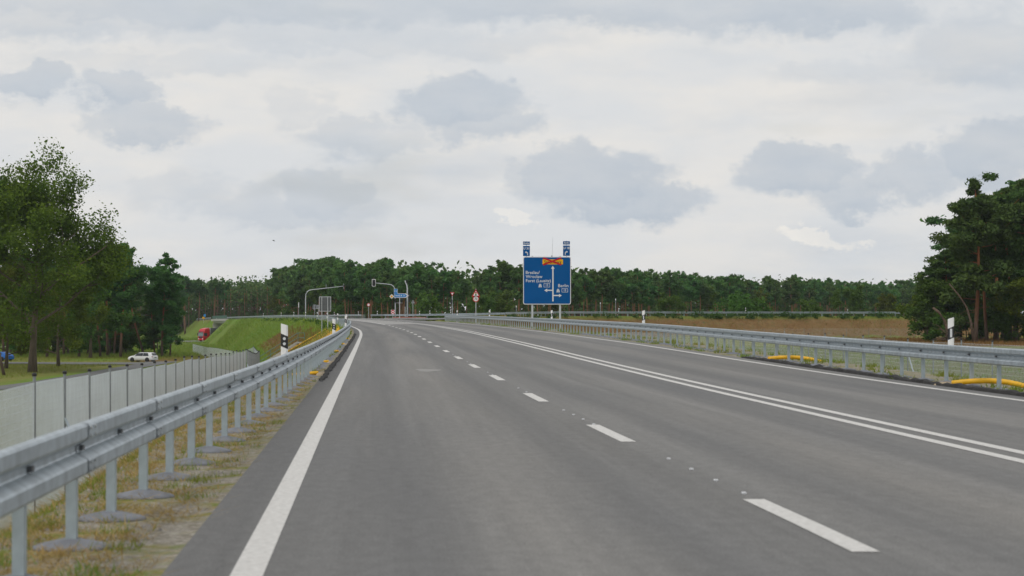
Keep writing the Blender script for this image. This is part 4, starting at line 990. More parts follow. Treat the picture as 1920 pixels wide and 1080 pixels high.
# ------------------------------------------------------------------ vehicles (x forward, y left)
def wheel(t, x, y, r, w=.22):
    o = MB().lathe([(r * .62, -w / 2), (r * .93, -w / 2), (r, -w * .3), (r, w * .3), (r * .93, w / 2), (r * .62, w / 2)], 20, (0, 0, 0), 'y').build('wheel', TYRE, t, smooth=True); o.location = (x, y, r)
    m = MB().lathe([(r * .64, -w * .42), (r * .6, -w * .5), (r * .15, -w * .46)], 14, (0, 0, 0), 'y'); m.lathe([(r * .64, w * .42), (r * .6, w * .5), (r * .15, w * .46)], 14, (0, 0, 0), 'y'); m.build('rim', ALLOY, o); return o
def car(name, label, paint, loc, rz, wagon=True):
    t = thing(name, label, 'car', loc, rz); r = .31; L = 2.38
    # stations: x, sill z, belt z, top z, half width belt, half width top
    rear = -2.05 if wagon else -1.55
    S = [(-L, .42, .62, .78, .74, .70), (-L + .06, .30, .66, .96, .84, .78), (-L + .22, .26, .74, 1.02, .87, .76), (rear + .05, .24, .86, 1.40 if wagon else 1.36, .885, .66), (rear + .35, .24, .88, 1.47, .89, .645), (-.6, .22, .88, 1.50, .895, .65), (.25, .22, .88, 1.47, .895, .645),
         (.55, .22, .88, 1.36, .895, .66), (1.25, .22, .90, 1.00, .89, .74), (1.75, .24, .80, .93, .87, .70), (2.15, .28, .68, .82, .82, .66), (2.34, .34, .58, .68, .72, .60), (L, .42, .52, .58, .62, .54)]
    rings = []
    for x, s, b, tp, wb, wt in S:
        h = [(0, s), (wb * .9, s), (wb, s + .12), (wb * 1.0, (s + b) / 2 + .05), (wb * .985, b), (wt + (wb - wt) * .25, b + (tp - b) * .62), (wt, tp - .03), (wt * .7, tp), (0, tp + .012)]
        rings.append([(x, y, z) for y, z in h] + [(x, -y, z) for y, z in reversed(h[1:-1])])
    MB().loft(rings).build('body', paint, t, smooth=True)
    def glass(nm, pts, m=GLASS):
        for sg in (1, -1): MB().quad(*[(x, sg * y, z) for x, y, z in pts]).build(nm, m, t, fix=False)
    yb, yt = .882, .69
    glass('side_window', [(-.55, yb + .004, .93), (.98, yb + .0, .95), (.50, yt + .032, 1.36), (-.55, yt + .025, 1.415)]); glass('rear_side_window', [(rear + .42, yb - .002, .94), (-.62, yb + .004, .93), (-.62, yt + .025, 1.415), (rear + .6, yt + .028, 1.39)])
    MB().quad((.60, .60, 1.35), (.60, -.60, 1.35), (1.245, -.70, 1.015), (1.245, .70, 1.015)).build('windscreen', GLASS, t, fix=False)
    xr = -L + .16 if wagon else -L + .35
    MB().quad((xr - .035, .64, 1.02), (xr - .035, -.64, 1.02), (rear + .02, -.57, 1.385), (rear + .02, .57, 1.385)).build('rear_window', GLASS, t, fix=False)
    for sg in (1, -1):
        MB().box((-L + .10, sg * .70, .82), (.14, .26, .15)).build('tail_light', TAILR, t); MB().box((2.16, sg * .60, .66), (.16, .26, .12)).build('headlight', LAMPW, t)
        MB().box((.85, sg * .97, 1.0), (.12, .16, .12)).build('mirror', paint, t); MB().box((-.6, sg * .60, 1.515), (2.2, .035, .035)).build('roof_rail', BLACK, t)
        for x in (-1.38, 1.42):
            MB().lathe([(.385, .80 * sg), (.385, .905 * sg)], 20, (x, 0, .33), 'y').build('wheel_arch', BLACK, t); wheel(t, x, sg * .83, r)
    MB().box((-L - .01, 0, .72), (.03, .50, .11)).build('number_plate', BLACK, t); MB().box((-L + .02, 0, .40), (.10, 1.45, .16)).build('rear_bumper', paint, t)
    return t
p = at(268, 678, 384); car('estate_car', 'white estate car parked beside the track below the pines', CARW, (p.x, 384, T(p.x, 384)), math.atan2(.42, -.90))
p = at(2, 680, 392); car('hatchback_car', 'blue car half out of frame under the trees at the left edge', CARB, (p.x, 392, T(p.x, 392)), math.atan2(.62, -.78), False)
def truck():
    p = at(388, 640, 700); t = thing('articulated_truck', 'red articulated truck with grey trailer on the motorway below the bridge', 'truck', (p.x, p.y, -6.29), math.atan2(-.74, -.67))
    rings = []
    for x, z0, z1, w in ((0, .95, 3.55, 1.22), (.05, .42, 3.72, 1.25), (1.5, .40, 3.70, 1.25), (1.85, .40, 3.35, 1.25), (2.2, .38, 2.65, 1.23), (2.32, .42, 1.5, 1.18), (2.3, .5, 1.2, 1.1)):
        c = .12; rings.append([(x, y, z) for y, z in ((-w + c, z0), (w - c, z0), (w, z0 + c), (w, z1 - c), (w - c, z1), (-w + c, z1), (-w, z1 - c), (-w, z0 + c))])
    MB().loft(rings).build('cab', TRED, t, smooth=False)
    MB().quad((2.36, 1.10, 1.55), (2.36, -1.10, 1.55), (2.235, -1.08, 2.62), (2.235, 1.08, 2.62)).build('windscreen', mat('pale_glass', (.16, .2, .2), .12, 0, .3, 2), t, fix=False)
    MB().box((2.16, 0, 2.80), (.35, 2.2, .14)).build('sun_visor', BLACK, t)
    for sg in (1, -1):
        MB().box((1.45, sg * 1.255, 2.05), (1.0, .02, .85)).build('side_window', GLASS, t); MB().box((2.36, sg * .88, .82), (.06, .42, .26)).build('headlight', LAMPW, t); MB().box((2.2, sg * 1.45, 2.1), (.16, .22, .7)).build('mirror', BLACK, t)
        for x in (1.35, -2.4, -8.8, -10.1): wheel(t, x, sg * 1.05, .5, .3)
    MB().box((2.345, 0, 1.25), (.04, 1.5, .42)).build('grille', BLACK, t); MB().box((2.37, 0, .55), (.06, 2.1, .22)).build('bumper', TRED, t)
    MB().loft([[(.1, -1.1, 3.65), (.1, 1.1, 3.65), (.1, 1.1, 3.95), (.1, -1.1, 3.95)], [(1.5, -1.0, 3.65), (1.5, 1.0, 3.65), (1.5, .95, 3.72), (1.5, -.95, 3.72)]]).build('roof_fairing', TRED, t)
    MB().box((-6.5, 0, 2.55), (12.2, 2.5, 2.75)).build('trailer', TGREY, t); MB().box((-5.5, 0, .95), (12, .9, .25)).build('chassis', BLACK, t); MB().box((-.38, 0, 2.6), (.06, 2.52, 2.8)).build('trailer_front', STEEL_DULL, t)
truck()
# bird
b = MB(); b.loft([[(-.25, -.01, 0), (-.25, .01, 0), (-.25, 0, .02)], [(0, -.06, -.03), (0, .06, -.03), (0, 0, .06)], [(.28, -.02, 0), (.28, .02, 0), (.28, 0, .03)]])
bo = b.build('bird', mat('bird_feathers', (.05, .05, .055), .8), None); bo.location = at(513, 451.5, 150); bo.rotation_euler = (0, R(15), R(20)); bo.scale = (.36, .36, .36); tag(bo, 'small dark bird flying low in the sky left of centre', 'bird')
for s in (-1, 1):
    m = MB(); m.loft([[(-.1, s * .03, .02), (.1, s * .03, .02), (.1, s * .03, .035), (-.1, s * .03, .035)], [(-.12, s * .25, .12), (.06, s * .25, .12), (.06, s * .25, .13), (-.12, s * .25, .13)], [(-.1, s * .48, .04), (-.06, s * .48, .04), (-.06, s * .48, .045), (-.1, s * .48, .045)]]); m.build('wing', MATS['bird_feathers'], bo)

# ------------------------------------------------------------------ trees
def leaf_quads(C, size, rg, flat=.0, aspect=1.5):
    """random quads round the centres C (n,3): size (n,) or float; flat 0..1 turns the leaves towards the sky"""
    n = len(C); a = rg.normal(size=(n, 3)); a[:, 2] *= (1 - flat); a /= np.linalg.norm(a, axis=1, keepdims=True) + 1e-9
    b = rg.normal(size=(n, 3)); b[:, 2] *= (1 - flat * .8); b -= a * np.sum(a * b, 1, keepdims=True); b /= np.linalg.norm(b, axis=1, keepdims=True) + 1e-9
    s = (np.asarray(size) * (.65 + .7 * rg.random(n)))[:, None] * .5
    a = a * s * aspect; b = b * s
    return np.stack([C - a, C - b * .9 + a * .1, C + a, C + b * .9 + a * .1], 1)
def blob(c, r, n, rg, zs=.6):
    d = rg.normal(size=(n, 3)); d /= np.linalg.norm(d, axis=1, keepdims=True); d *= (rg.random(n) ** .5 * np.where(rg.random(n) < .22, 1.45, 1.0))[:, None]
    return np.asarray(c) + d * np.array([r, r, r * zs])
def pine(name, H, rg, crown=.5, spread=2.6, n_leaf=900, leaf=.5, lean=0.0, dead=3, k=8, trunk_r=None, low=0.0, needle=None, top_round=.8, pz=.5, bark=None):
    """Scots pine: bare reddish trunk, irregular flat pads of needles on upswept limbs"""
    tr = trunk_r or H * .0115; nseg = 9; ph = rg.random() * 6.28; bend = H * .018
    tp = lambda s: np.array([lean * H * s + bend * math.sin(s * 4 + ph), bend * math.cos(s * 3.2 + ph) - bend * math.cos(ph), H * .97 * s])
    base = tp(0); tp2 = lambda s: tp(s) - np.array([base[0], base[1], 0])
    wood = MB(); S = np.linspace(0, 1, nseg); wood.tube([tuple(tp2(s) - np.array([0, 0, .5 if s == 0 else 0])) for s in S], [tr * (1.25 if s == 0 else 1) * (1 - .82 * s) + .015 for s in S], k)
    pads = []; s = crown
    while s < .985:
        t = (s - crown) / (1 - crown); R_ = spread * (max(.0, math.sin(math.pi * min(1, .18 + t * top_round))) ** .7) * (.7 + .55 * rg.random()) + .25
        for q in range(rg.integers(2, 5)):
            az = rg.random() * 6.283; L = R_ * (.55 + .6 * rg.random()); o = tp2(s); up = .12 + .45 * t + .25 * rg.random()
            d = np.array([math.cos(az), math.sin(az), 0]); tip = o + d * L + np.array([0, 0, L * up]); mid = o + d * L * .5 + np.array([0, 0, L * up * .25])
            wood.tube([tuple(o), tuple(mid), tuple(tip)], [tr * .28 * (1 - .6 * t), tr * .18 * (1 - .6 * t), .015], 4, cap=False)
            for f in (.5, .75, 1.0): pads.append((o + (tip - o) * f + rg.normal(size=3) * .12 * L, (.34 + .30 * rg.random()) * (.5 + .5 * L / spread) * spread * .62 * (1 - .35 * max(0, t - .5) * 2)))
        s += (.055 + .03 * rg.random()) * (1.0 if H > 14 else 1.25) * (.72 if n_leaf > 6000 else 1)
    pads.append((tp2(1.0), spread * .2)); pads.append((tp2(1.0) + np.array([rg.normal() * .2, rg.normal() * .2, spread * .1]), spread * .14))
    for _ in range(int(low * 10)):
        s_ = crown * (.35 + .6 * rg.random()); az = rg.random() * 6.28; L = spread * (.4 + .5 * rg.random()); o = tp2(s_); pads.append((o + np.array([math.cos(az) * L, math.sin(az) * L, .1 * L]), .3 * spread))
        wood.tube([tuple(o), tuple(pads[-1][0])], [tr * .2, .012], 4, cap=False)
    for _ in range(dead):
        s_ = crown * (.45 + .5 * rg.random()); az = rg.random() * 6.28; L = spread * (.3 + .5 * rg.random()); o = tp2(s_)
        wood.tube([tuple(o), tuple(o + np.array([math.cos(az) * L * .6, math.sin(az) * L * .6, -.05 * L])), tuple(o + np.array([math.cos(az) * L, math.sin(az) * L, -.25 * L]))], [tr * .16, tr * .1, .01], 4, cap=False)
    w = np.array([p[1] ** 2 for p in pads]); cnt = np.maximum(3, (n_leaf * w / w.sum()).astype(int))
    C = np.concatenate([blob(p, r, c, rg, pz) for (p, r), c in zip(pads, cnt)])
    Q = leaf_quads(C, leaf, rg, .25, 2.1)
    return wood.mesh(name + '_trunk', bark or PBARK, smooth=True), quads_mesh(name + '_crown', Q, needle or NEEDLE)
def broadleaf(name, H, rg, spread=5.0, crown=.25, n_leaf=3000, leaf=.35, trunk_r=.3, m=None, limbs=9, bark=None, hull=None, depth=3, lean=0.0):
    """limbs that fork; leaf clumps along the outer shoots"""
    wood = MB(); tips = []
    def grow(p, d, L, r, lev):
        n = 3; pts = [p.copy()]; q = p.copy(); dd = d.copy()
        for i in range(n):
            dd = dd + rg.normal(size=3) * .16 + np.array([0, 0, .07]); dd /= np.linalg.norm(dd); q = q + dd * L / n; pts.append(q.copy())
            if lev >= depth - 1 or (lev == depth - 2 and i > 0): tips.append((q.copy(), .5 + .5 * rg.random()))
        wood.tube([tuple(x) for x in pts], [r, r * .82, r * .66, r * .45], 6 if lev < 2 else 4, cap=False)
        if lev < depth:
            for c in range(rg.integers(2, 4) + (1 if lev == 0 else 0)):
                a = rg.normal(size=3); a -= dd * a.dot(dd); a /= np.linalg.norm(a); nd = dd * .75 + a * (.55 + .35 * rg.random()) + np.array([0, 0, .05]); nd /= np.linalg.norm(nd)
                grow(pts[rg.integers(1, 4)], nd, L * (.55 + .2 * rg.random()), r * .5, lev + 1)
    S = np.linspace(0, 1, 7); ax = lambda s: np.array([lean * H * s + .02 * H * math.sin(3 * s), .015 * H * math.sin(4 * s + 1), H * .86 * s])
    wood.tube([tuple(ax(s) - np.array([0, 0, .5 if s == 0 else 0])) for s in S], [trunk_r * (1.35 if s == 0 else 1) * (1 - .85 * s) + .02 for s in S], 10)
    for i in range(limbs):
        s = crown + (1 - crown) * (i + rg.random() * .7) / limbs; az = i * 2.4 + rg.random(); t = (s - crown) / (1 - crown)
        L = spread * (.62 * (math.sin(math.pi * min(1, .22 + .74 * t)) ** .8) + .12) * (.8 + .4 * rg.random()); d = np.array([math.cos(az), math.sin(az), .25 + .75 * t]); d /= np.linalg.norm(d)
        grow(ax(s), d, L, trunk_r * .42 * (1 - .6 * t), 1)
    w = np.array([x[1] for x in tips]); cnt = np.maximum(2, (n_leaf * w / w.sum()).astype(int)); rr = spread * .13
    C = np.concatenate([blob(p, rr * (.7 + .6 * q), c, rg, .75) for (p, q), c in zip(tips, cnt)])
    if hull is not None: C = C[hull(C)]
    return wood.mesh(name + '_trunk', bark or BARK, smooth=True), quads_mesh(name + '_crown', leaf_quads(C, leaf, rg, .3, 1.4), m or LEAF)
def tree(name, label, cat, meshes, loc, rz=0.0, sc=1.0, group=None):
    t = thing(name, label, cat, loc, rz, group); t.scale = (sc, sc, sc) if not hasattr(sc, '__len__') else sc
    obj('trunk', meshes[0], t); obj('crown', meshes[1], t); return t
rg = np.random.default_rng(21)
# --- the great oak at the left edge
OAK = broadleaf('oak', 21.6, np.random.default_rng(5), 12.4, .24, 54000, .28, .52, LEAF, 17, BARK, None, 4)
p = at(64, HOR, 313); tree('oak_tree', 'great spreading oak with grey trunk on the grass at the left', 'tree', OAK, (p.x, 313, T(p.x, 313)), 1.1, 1.0)
# one long bare-ended limb of the oak reaches right, so a second tree stands close behind it
SIDE_OAK = broadleaf('side_oak', 19, np.random.default_rng(9), 8.5, .12, 24000, .30, .34, LEAF, 12, BARK, None, 3)
BROAD = [broadleaf('broad%d' % i, 12 + i, np.random.default_rng(50 + i), 5.6, .08, 12000, .31, .2, LEAF2 if i % 2 else LEAF, 10, BARK, None, 3) for i in range(3)]
BUSH = [broadleaf('bush%d' % i, 5.0, np.random.default_rng(70 + i), 3.6, .05, 2600, .30, .08, LEAF2, 9, BARK, None, 3) for i in range(2)]
NEARP = [pine('near_pine%d' % i, 21, np.random.default_rng(100 + i), c, sp, 15000, .30, ln, 5, 10, .26, lw) for i, (c, sp, ln, lw) in enumerate(((.45, 3.4, .0, .5), (.55, 3.0, .03, .2), (.35, 3.6, -.02, .8), (.62, 3.2, .02, .2)))]
TALLP = pine('tall_pine', 19.5, np.random.default_rng(141), .30, 3.3, 17000, .30, .01, 4, 10, .24, .6, None, .86)
RIGHTP = pine('right_pine', 22, np.random.default_rng(158), .36, 4.6, 24000, .28, -.01, 6, 10, .30, .3, None, .9)
def plant(fn, px, Y, label, name, meshes, rz, H=None, base_h=None, cat='tree', group=None, sx=1.0):
    x = (px - 960) * Y / FPX; s = (H / base_h) if H else 1.0
    return tree(name, label, cat, meshes, (x, Y, T(x, Y) - .1), rz, (s * sx, s * sx, s), group)
gl = 'trees left of the motorway'
plant(None, 12, 332, 'dark leafy tree behind the oak at the left picture edge', 'broadleaf_tree', SIDE_OAK, .4, 13.5, 19, group=gl)
plant(None, 112, 350, 'leafy tree filling the gap just right of the oak trunk', 'broadleaf_tree', SIDE_OAK, 2.4, 13.5, 19, group=gl)
plant(None, -40, 360, 'dark leafy tree cut by the left picture edge beyond the blue car', 'broadleaf_tree', SIDE_OAK, 3.6, 15, 19, group=gl)
plant(None, 205, 476, 'broad leafy tree far back among the left pines', 'broadleaf_tree', BROAD[0], 4.4, 14, 12, group=gl)
plant(None, 130, 472, 'broad leafy tree far back right of the oak', 'broadleaf_tree', BROAD[2], 2.4, 14, 14, group=gl)
plant(None, 60, 470, 'broad leafy tree far back behind the oak', 'broadleaf_tree', BROAD[1], 3.1, 14, 13, group=gl)
plant(None, 172, 420, 'round leafy tree between the oak and the left pines', 'broadleaf_tree', BROAD[1], 1.4, 17, 13, group=gl)
for i, (px, Y, H, v, lab) in enumerate([(88, 432, 20, 0, 'dark thick pine right behind the oak trunk'), (148, 440, 19, 2, 'pine with dark trunk between the oak and the white car'), (189, 446, 18, 1, 'slim pine left of the pair of close trunks'),
        (203, 452, 21.5, 3, 'tall pine with the highest crown of the left pine group'), (226, 440, 21, 0, 'orange trunked pine behind the white car bonnet'), (214, 470, 18, 2, 'pine half hidden among the left group'), (120, 466, 19, 3, 'pine deep in the shade behind the oak'),
        (165, 474, 20, 1, 'pine deep in the left group'), (40, 450, 21, 2, 'pine behind the oak near the left edge'), (8, 446, 20, 0, 'pine behind the blue car'), (-60, 430, 21, 1, 'pine at the left picture edge'), (178, 486, 20, 2, 'dense pine far back between the oak and the highest pine'), (140, 490, 19, 0, 'pine far back right of the oak trunk'), (100, 492, 20, 2, 'dense pine far back behind the oak trunk'), (236, 484, 18, 2, 'dense pine far back left of the leaning pine'), (66, 486, 20, 0, 'pine straight behind the oak trunk'), (20, 488, 20, 2, 'dense pine far back at the left edge')]):
    plant(None, px, Y, lab, 'pine_tree', NEARP[v], i * 1.7, H, 21, group=gl)
LEANP = pine('leaning_pine', 15, np.random.default_rng(161), .70, 1.9, 420, .34, -.24, 12, 8, .2, .0)
plant(None, 272, 452, 'half dead leaning pine with thin crown right of the group', 'pine_tree', LEANP, 0, 16.5, 15, group=gl)
plant(None, 304, 446, 'dense dark pine with flat layered top standing apart on the right of the left group', 'pine_tree', TALLP, .6, 19.4, 19.5, group=gl, sx=.95)
plant(None, 319, 449, 'orange trunked pine close beside the dense dark pine', 'pine_tree', NEARP[2], 2.0, 13.5, 21, group=gl, sx=.9)
plant(None, 290, 452, 'bushy low pine at the foot of the dense dark pine', 'pine_tree', TALLP, 3.4, 11, 19.5, group=gl, sx=1.2)
for i, (px, Y, H, v, lab) in enumerate([(30, 478, 6, 0, 'dark understorey bush far back at the left edge'), (62, 484, 7, 1, 'dark understorey bush behind the oak trunk'), (100, 480, 6.5, 0, 'dark understorey bush right of the oak trunk'), (135, 484, 6, 1, 'understorey bush between oak and pines'),
        (165, 480, 7, 0, 'understorey bush left of the pine trunks'), (196, 486, 6.5, 1, 'understorey bush among the pine trunks'), (232, 480, 6, 0, 'understorey bush behind the white car bonnet'), (262, 486, 5, 1, 'understorey bush behind the white car roof'), (296, 470, 5.5, 0, 'dark bush at the foot of the dense pine')]):
    plant(None, px, Y, lab, 'bush', BUSH[v], i * 1.3, H, 5.0, 'bush', 'understorey left of the motorway', 1.15)
# leaning trunk at the left edge
LT = MB().tube([(0, 0, -.3), (-.6, .1, 2.2), (-1.6, .2, 5.5)], [.22, .19, .13], 8); p = at(9, 690, 300); o = LT.build('leaning_trunk', PBARK, None, smooth=True); o.location = (p.x, 300, T(p.x, 300)); tag(o, 'leaning reddish tree trunk at the left picture edge', 'trunk')
# --- right hand group
gr = 'trees at the right edge'
for i, (px, Y, H, m, bh, rz, lab, nm, sx) in enumerate([
        (1828, 336, 23.0, RIGHTP, 22, .3, 'tall straight orange trunked pine right of the delineator post', 'pine_tree', 1.0), (1851, 341, 19.8, NEARP[1], 21, 2.2, 'slimmer orange pine just right of the tallest pine', 'pine_tree', 1.0),
        (1893, 350, 22.5, NEARP[0], 21, 4.0, 'dark pine with slanting trunk near the right edge', 'pine_tree', 1.15), (1930, 340, 24.5, RIGHTP, 22, 2.5, 'pine at the right picture edge', 'pine_tree', 1.1), (1905, 372, 25, NEARP[2], 21, 3.3, 'tall dense pine far back near the right edge', 'pine_tree', 1.3), (1880, 380, 24, NEARP[0], 21, 5.0, 'tall pine far back between the orange trunks and the right edge', 'pine_tree', 1.3), (1840, 384, 22, NEARP[2], 21, 1.2, 'dense pine far back behind the tallest pine', 'pine_tree', 1.3), (1868, 366, 21, NEARP[3], 21, 1.0, 'pine behind the two orange trunks', 'pine_tree', 1.2),
        (1800, 362, 17.0, NEARP[2], 21, .4, 'lower dark pine left of the tallest pine', 'pine_tree', 1.1), (1772, 352, 13.5, TALLP, 19.5, 4.4, 'bushy pine with one limb reaching left at the group edge', 'pine_tree', 1.3)]):
    plant(None, px, Y, lab, nm, m, rz, H, bh, group=gr, sx=sx)
for i, (px, Y, H, m, bh, lab, sx) in enumerate([(1752, 348, 9.0, BROAD[1], 13, 'light green leafy tree at the left edge of the right group', 1.35), (1785, 356, 11.5, BROAD[0], 12, 'leafy tree behind the dead stump', 1.25), (1835, 372, 12, BROAD[2], 14, 'leafy undergrowth tree behind the orange trunks', 1.5),
        (1905, 346, 9.5, BROAD[1], 13, 'bright leafy tree low at the right edge', 1.3), (1890, 376, 13, BROAD[0], 12, 'dark leafy tree deep in the right group', 1.4), (1950, 336, 10, BROAD[2], 14, 'leafy tree cut by the right edge', 1.4)]):
    plant(None, px, Y, lab, 'broadleaf_tree', m, i * 2.1, H, bh, group=gr, sx=sx)
for i, (px, Y, H, lab) in enumerate([(1738, 346, 4.2, 'low bush at the left foot of the right group'), (1768, 342, 3.4, 'low bush around the dead stump'), (1812, 350, 4.0, 'dark bush behind the tall pine foot'), (1862, 352, 4.2, 'bush between the right trunks'), (1905, 342, 3.6, 'bush at the right edge')]):
    plant(None, px, Y, lab, 'bush', BUSH[i % 2], i * 1.9, H, 5.0, 'bush', gr, 1.2)
# dead snag and forked limb
def snag():
    p = at(1778, 640, 331); t = thing('dead_snag', 'broken dead tree stump with a bent upright limb and tangled branches', 'dead tree', (p.x, 331, T(p.x, 331)))
    MB().tube([(.1, 0, -.3), (-.05, 0, 1.6), (-.5, 0, 3.2), (-1.3, .1, 4.4), (-2.1, .1, 5.0)], [.22, .2, .2, .19, .14], 8).build('limb', BARKD, t, smooth=True)
    m = MB(); r = np.random.default_rng(3)
    for _ in range(26):
        a = r.random() * 6.28; L = 1 + 2.0 * r.random(); o = np.array([r.normal() * .5, r.normal() * .4, .3 + r.random() * 1.2]); e = o + np.array([math.cos(a) * L, math.sin(a) * L * .5, r.normal() * .6]); m.tube([tuple(o), tuple((o + e) / 2 + np.array([0, 0, .3])), tuple(e)], [.05, .035, .01], 4, cap=False)
    m.build('branch_tangle', BARKD, t)
    p = at(1826, 640, 333); o = MB().tube([(0, 0, -.3), (-.4, 0, 3), (-1.0, 0, 5), (-2.0, 0, 6.6), (-3.4, 0, 8.3)], [.18, .16, .14, .12, .07], 8).build('leaning_trunk', BARKD, None, smooth=True); o.location = (p.x, 333, T(p.x, 333)); tag(o, 'bent leaning trunk in front of the tall orange pine', 'trunk')
snag()

# --- forest behind the junction
FPN = [pine('forest_pine%d' % i, 18, np.random.default_rng(200 + i), .54 + .035 * (i % 4), 2.7 + .12 * i, 2600, .46, .012 * ((i % 3) - 1), 4, 6, .23, .05, NEEDLE2, .84, .75, FBARK) for i in range(8)]
FBR = [broadleaf('forest_broad%d' % i, 13, np.random.default_rng(230 + i), 5.4, .15, 2600, .48, .18, LEAF2 if i else LEAF, 9, BARK, None, 3) for i in range(2)]
def section(px):
    for lim, w in ((330, 'at the far left behind the left pines'), (505, 'above the bridge'), (600, 'left of the curved signal mast'), (690, 'behind the curved signal mast'), (800, 'behind the traffic signals'), (975, 'between the signals and the blue sign'), (1075, 'behind the blue sign'), (1250, 'just right of the blue sign'), (1450, 'above the middle of the brown slope'), (1620, 'towards the rail bend'), (9999, 'left of the right hand pines')):
        if px < lim: return w
def place(path, spacing, jit, depth, rgen, hl, hh, label, group, pb=.12, xr=None):
    a = np.array(path, dtype=float); d = np.r_[0, np.cumsum(np.hypot(*np.diff(a, axis=0).T))]; s = spacing * rgen.random(); n = 0
    while s < d[-1]:
        x, y = np.interp(s, d, a[:, 0]), np.interp(s, d, a[:, 1]); i = min(np.searchsorted(d, s), len(a) - 1); tx, ty = a[i] - a[i - 1]; l = math.hypot(tx, ty)
        nx, ny = -ty / l, tx / l; q = depth + rgen.normal() * jit; x += nx * q + rgen.normal() * jit * .3; y += ny * q
        px = 960 + x * FPX / y; top = HOR - float(np.interp(px, [300, 420, 480, 520, 560, 620, 700, 760, 830, 930, 1000, 1080, 1200, 1300, 1400, 1500, 1600, 1720, 1900], [520, 524, 516, 505, 497, 487, 489, 487, 496, 492, 500, 500, 507, 513, 518, 518, 527, 530, 533]))
        H = top * y / FPX + EYE - T(x, y); H *= hl + (hh - hl) * rgen.random()
        br = rgen.random() < pb; m = FBR[rgen.integers(2)] if br else FPN[rgen.integers(8)]; bh = 13 if br else 18
        if br: H *= .62 + .2 * rgen.random()
        tree('broadleaf_tree' if br else 'pine_tree', (label[1] if br else label[0]) + ' ' + section(px), 'tree', m, (x, y, T(x, y) - .1), rgen.random() * 6.28, ((H / bh) * (.85 + .3 * rgen.random()),) * 2 + (H / bh,), group); n += 1
        s += spacing * (.6 + .8 * rgen.random())
    return n
FRONT_R = [(-84, 880), (-63, 725), (-41, 605), (-22, 562), (5, 562), (35, 622), (75, 702), (120, 792), (176, 890)]
FRONT_L = [(-300, 860), (-200, 905), (-125, 895), (-106, 905)]
rgf = np.random.default_rng(77); nf = 0
nf += place(FRONT_R, 5.2, 1.2, 0, rgf, .78, 1.03, ('front row forest pine', 'leafy tree in the forest front row'), 'front row of the forest', .12)
nf += place(FRONT_R, 5.6, 2.0, 8, rgf, .84, 1.05, ('second row forest pine', 'leafy tree in the forest second row'), 'second row of the forest', .06)
nf += place(FRONT_L, 5.0, 1.5, 0, rgf, .94, 1.07, ('distant forest pine', 'distant leafy forest tree'), 'forest beyond the bridge', .0)
print('forest trees', nf)
# light shrubs at the forest edge
for px, Y, H, lab, v in [(912, 470, 4.6, 'rounded yellow green shrub between the speed limit sign and the blue sign', 1), (925, 480, 4.0, 'smaller shrub right of the rounded yellow green shrub', 0), (1250, 500, 4.8, 'pale rounded shrub at the forest edge right of the delineator', 1), (1377, 445, 3.2, 'slim light shrub behind the far rail', 0),
                      (1412, 450, 2.6, 'low wide shrub behind the far rail', 1), (1524, 452, 2.4, 'small round shrub behind the far rail left of the bend', 0), (1600, 520, 6.5, 'broad green shrub at the forest edge near the rail bend', 1), (1665, 540, 5.0, 'green shrub near the right end of the far rail', 0), (800, 500, 3.6, 'dark low shrub behind the signal island', 1)]:
    x = (px - 960) * Y / FPX; bz = min(T(x, Y), .6); tree('shrub', lab, 'shrub', BROAD[v] if H > 4.5 else BUSH[v], (x, Y, T(x, Y) - .2), px * .1, ((H + max(0, .6 - T(x, Y))) / (13 if (H > 4.5 and v) else 12 if H > 4.5 else 5.0),) * 3, 'shrubs at the forest edge')
# the wood behind, one mass
def deep_wood():
    r = np.random.default_rng(5); a = np.array([(-400, 960), (-240, 960), (-150, 965), (-70, 960), (-60, 800), (-28, 640), (0, 600), (30, 660), (80, 745), (140, 850), (200, 960)], dtype=float)
    d = np.r_[0, np.cumsum(np.hypot(*np.diff(a, axis=0).T))]; C = []; wood = MB()
    for i in range(2500):
        s = r.random() * d[-1]; x, y = np.interp(s, d, a[:, 0]), np.interp(s, d, a[:, 1]); q = r.random() * 45; x += r.normal() * 4; y += q + 4
        if i % 3 == 0: x, y = -205 + 150 * r.random(), 935 + 110 * r.random()
        px = 960 + x * FPX / y; H = (HOR - float(np.interp(px, [300, 500, 620, 760, 1000, 1300, 1600, 1720], [526, 512, 494, 494, 506, 518, 531, 534]))) * y / FPX + EYE + 4; H *= .80 + .17 * r.random()
        z = -3.6; wood.tube([(x, y, z), (x, y, z + H * .8)], [.17, .08], 4, cap=False)
        C.append(blob((x, y, z + H * .68), 2.8, 46, r, 1.9)); C.append(blob((x + r.normal(), y + 6 + r.normal() * 4, z + 3.5), 3.0, 34, r, 1.3))
    tag(obj('deep_wood', quads_mesh('deep_wood', leaf_quads(np.concatenate(C), .95, r, .2, 1.5), NEEDLE2)), 'dark mass of pine crowns deep in the distant forest', 'wood', kind='stuff')
    tag(wood.build('deep_wood_trunks', FBARK, None, fix=False), 'many thin pine trunks deep in the distant forest', 'wood', kind='stuff')
deep_wood()

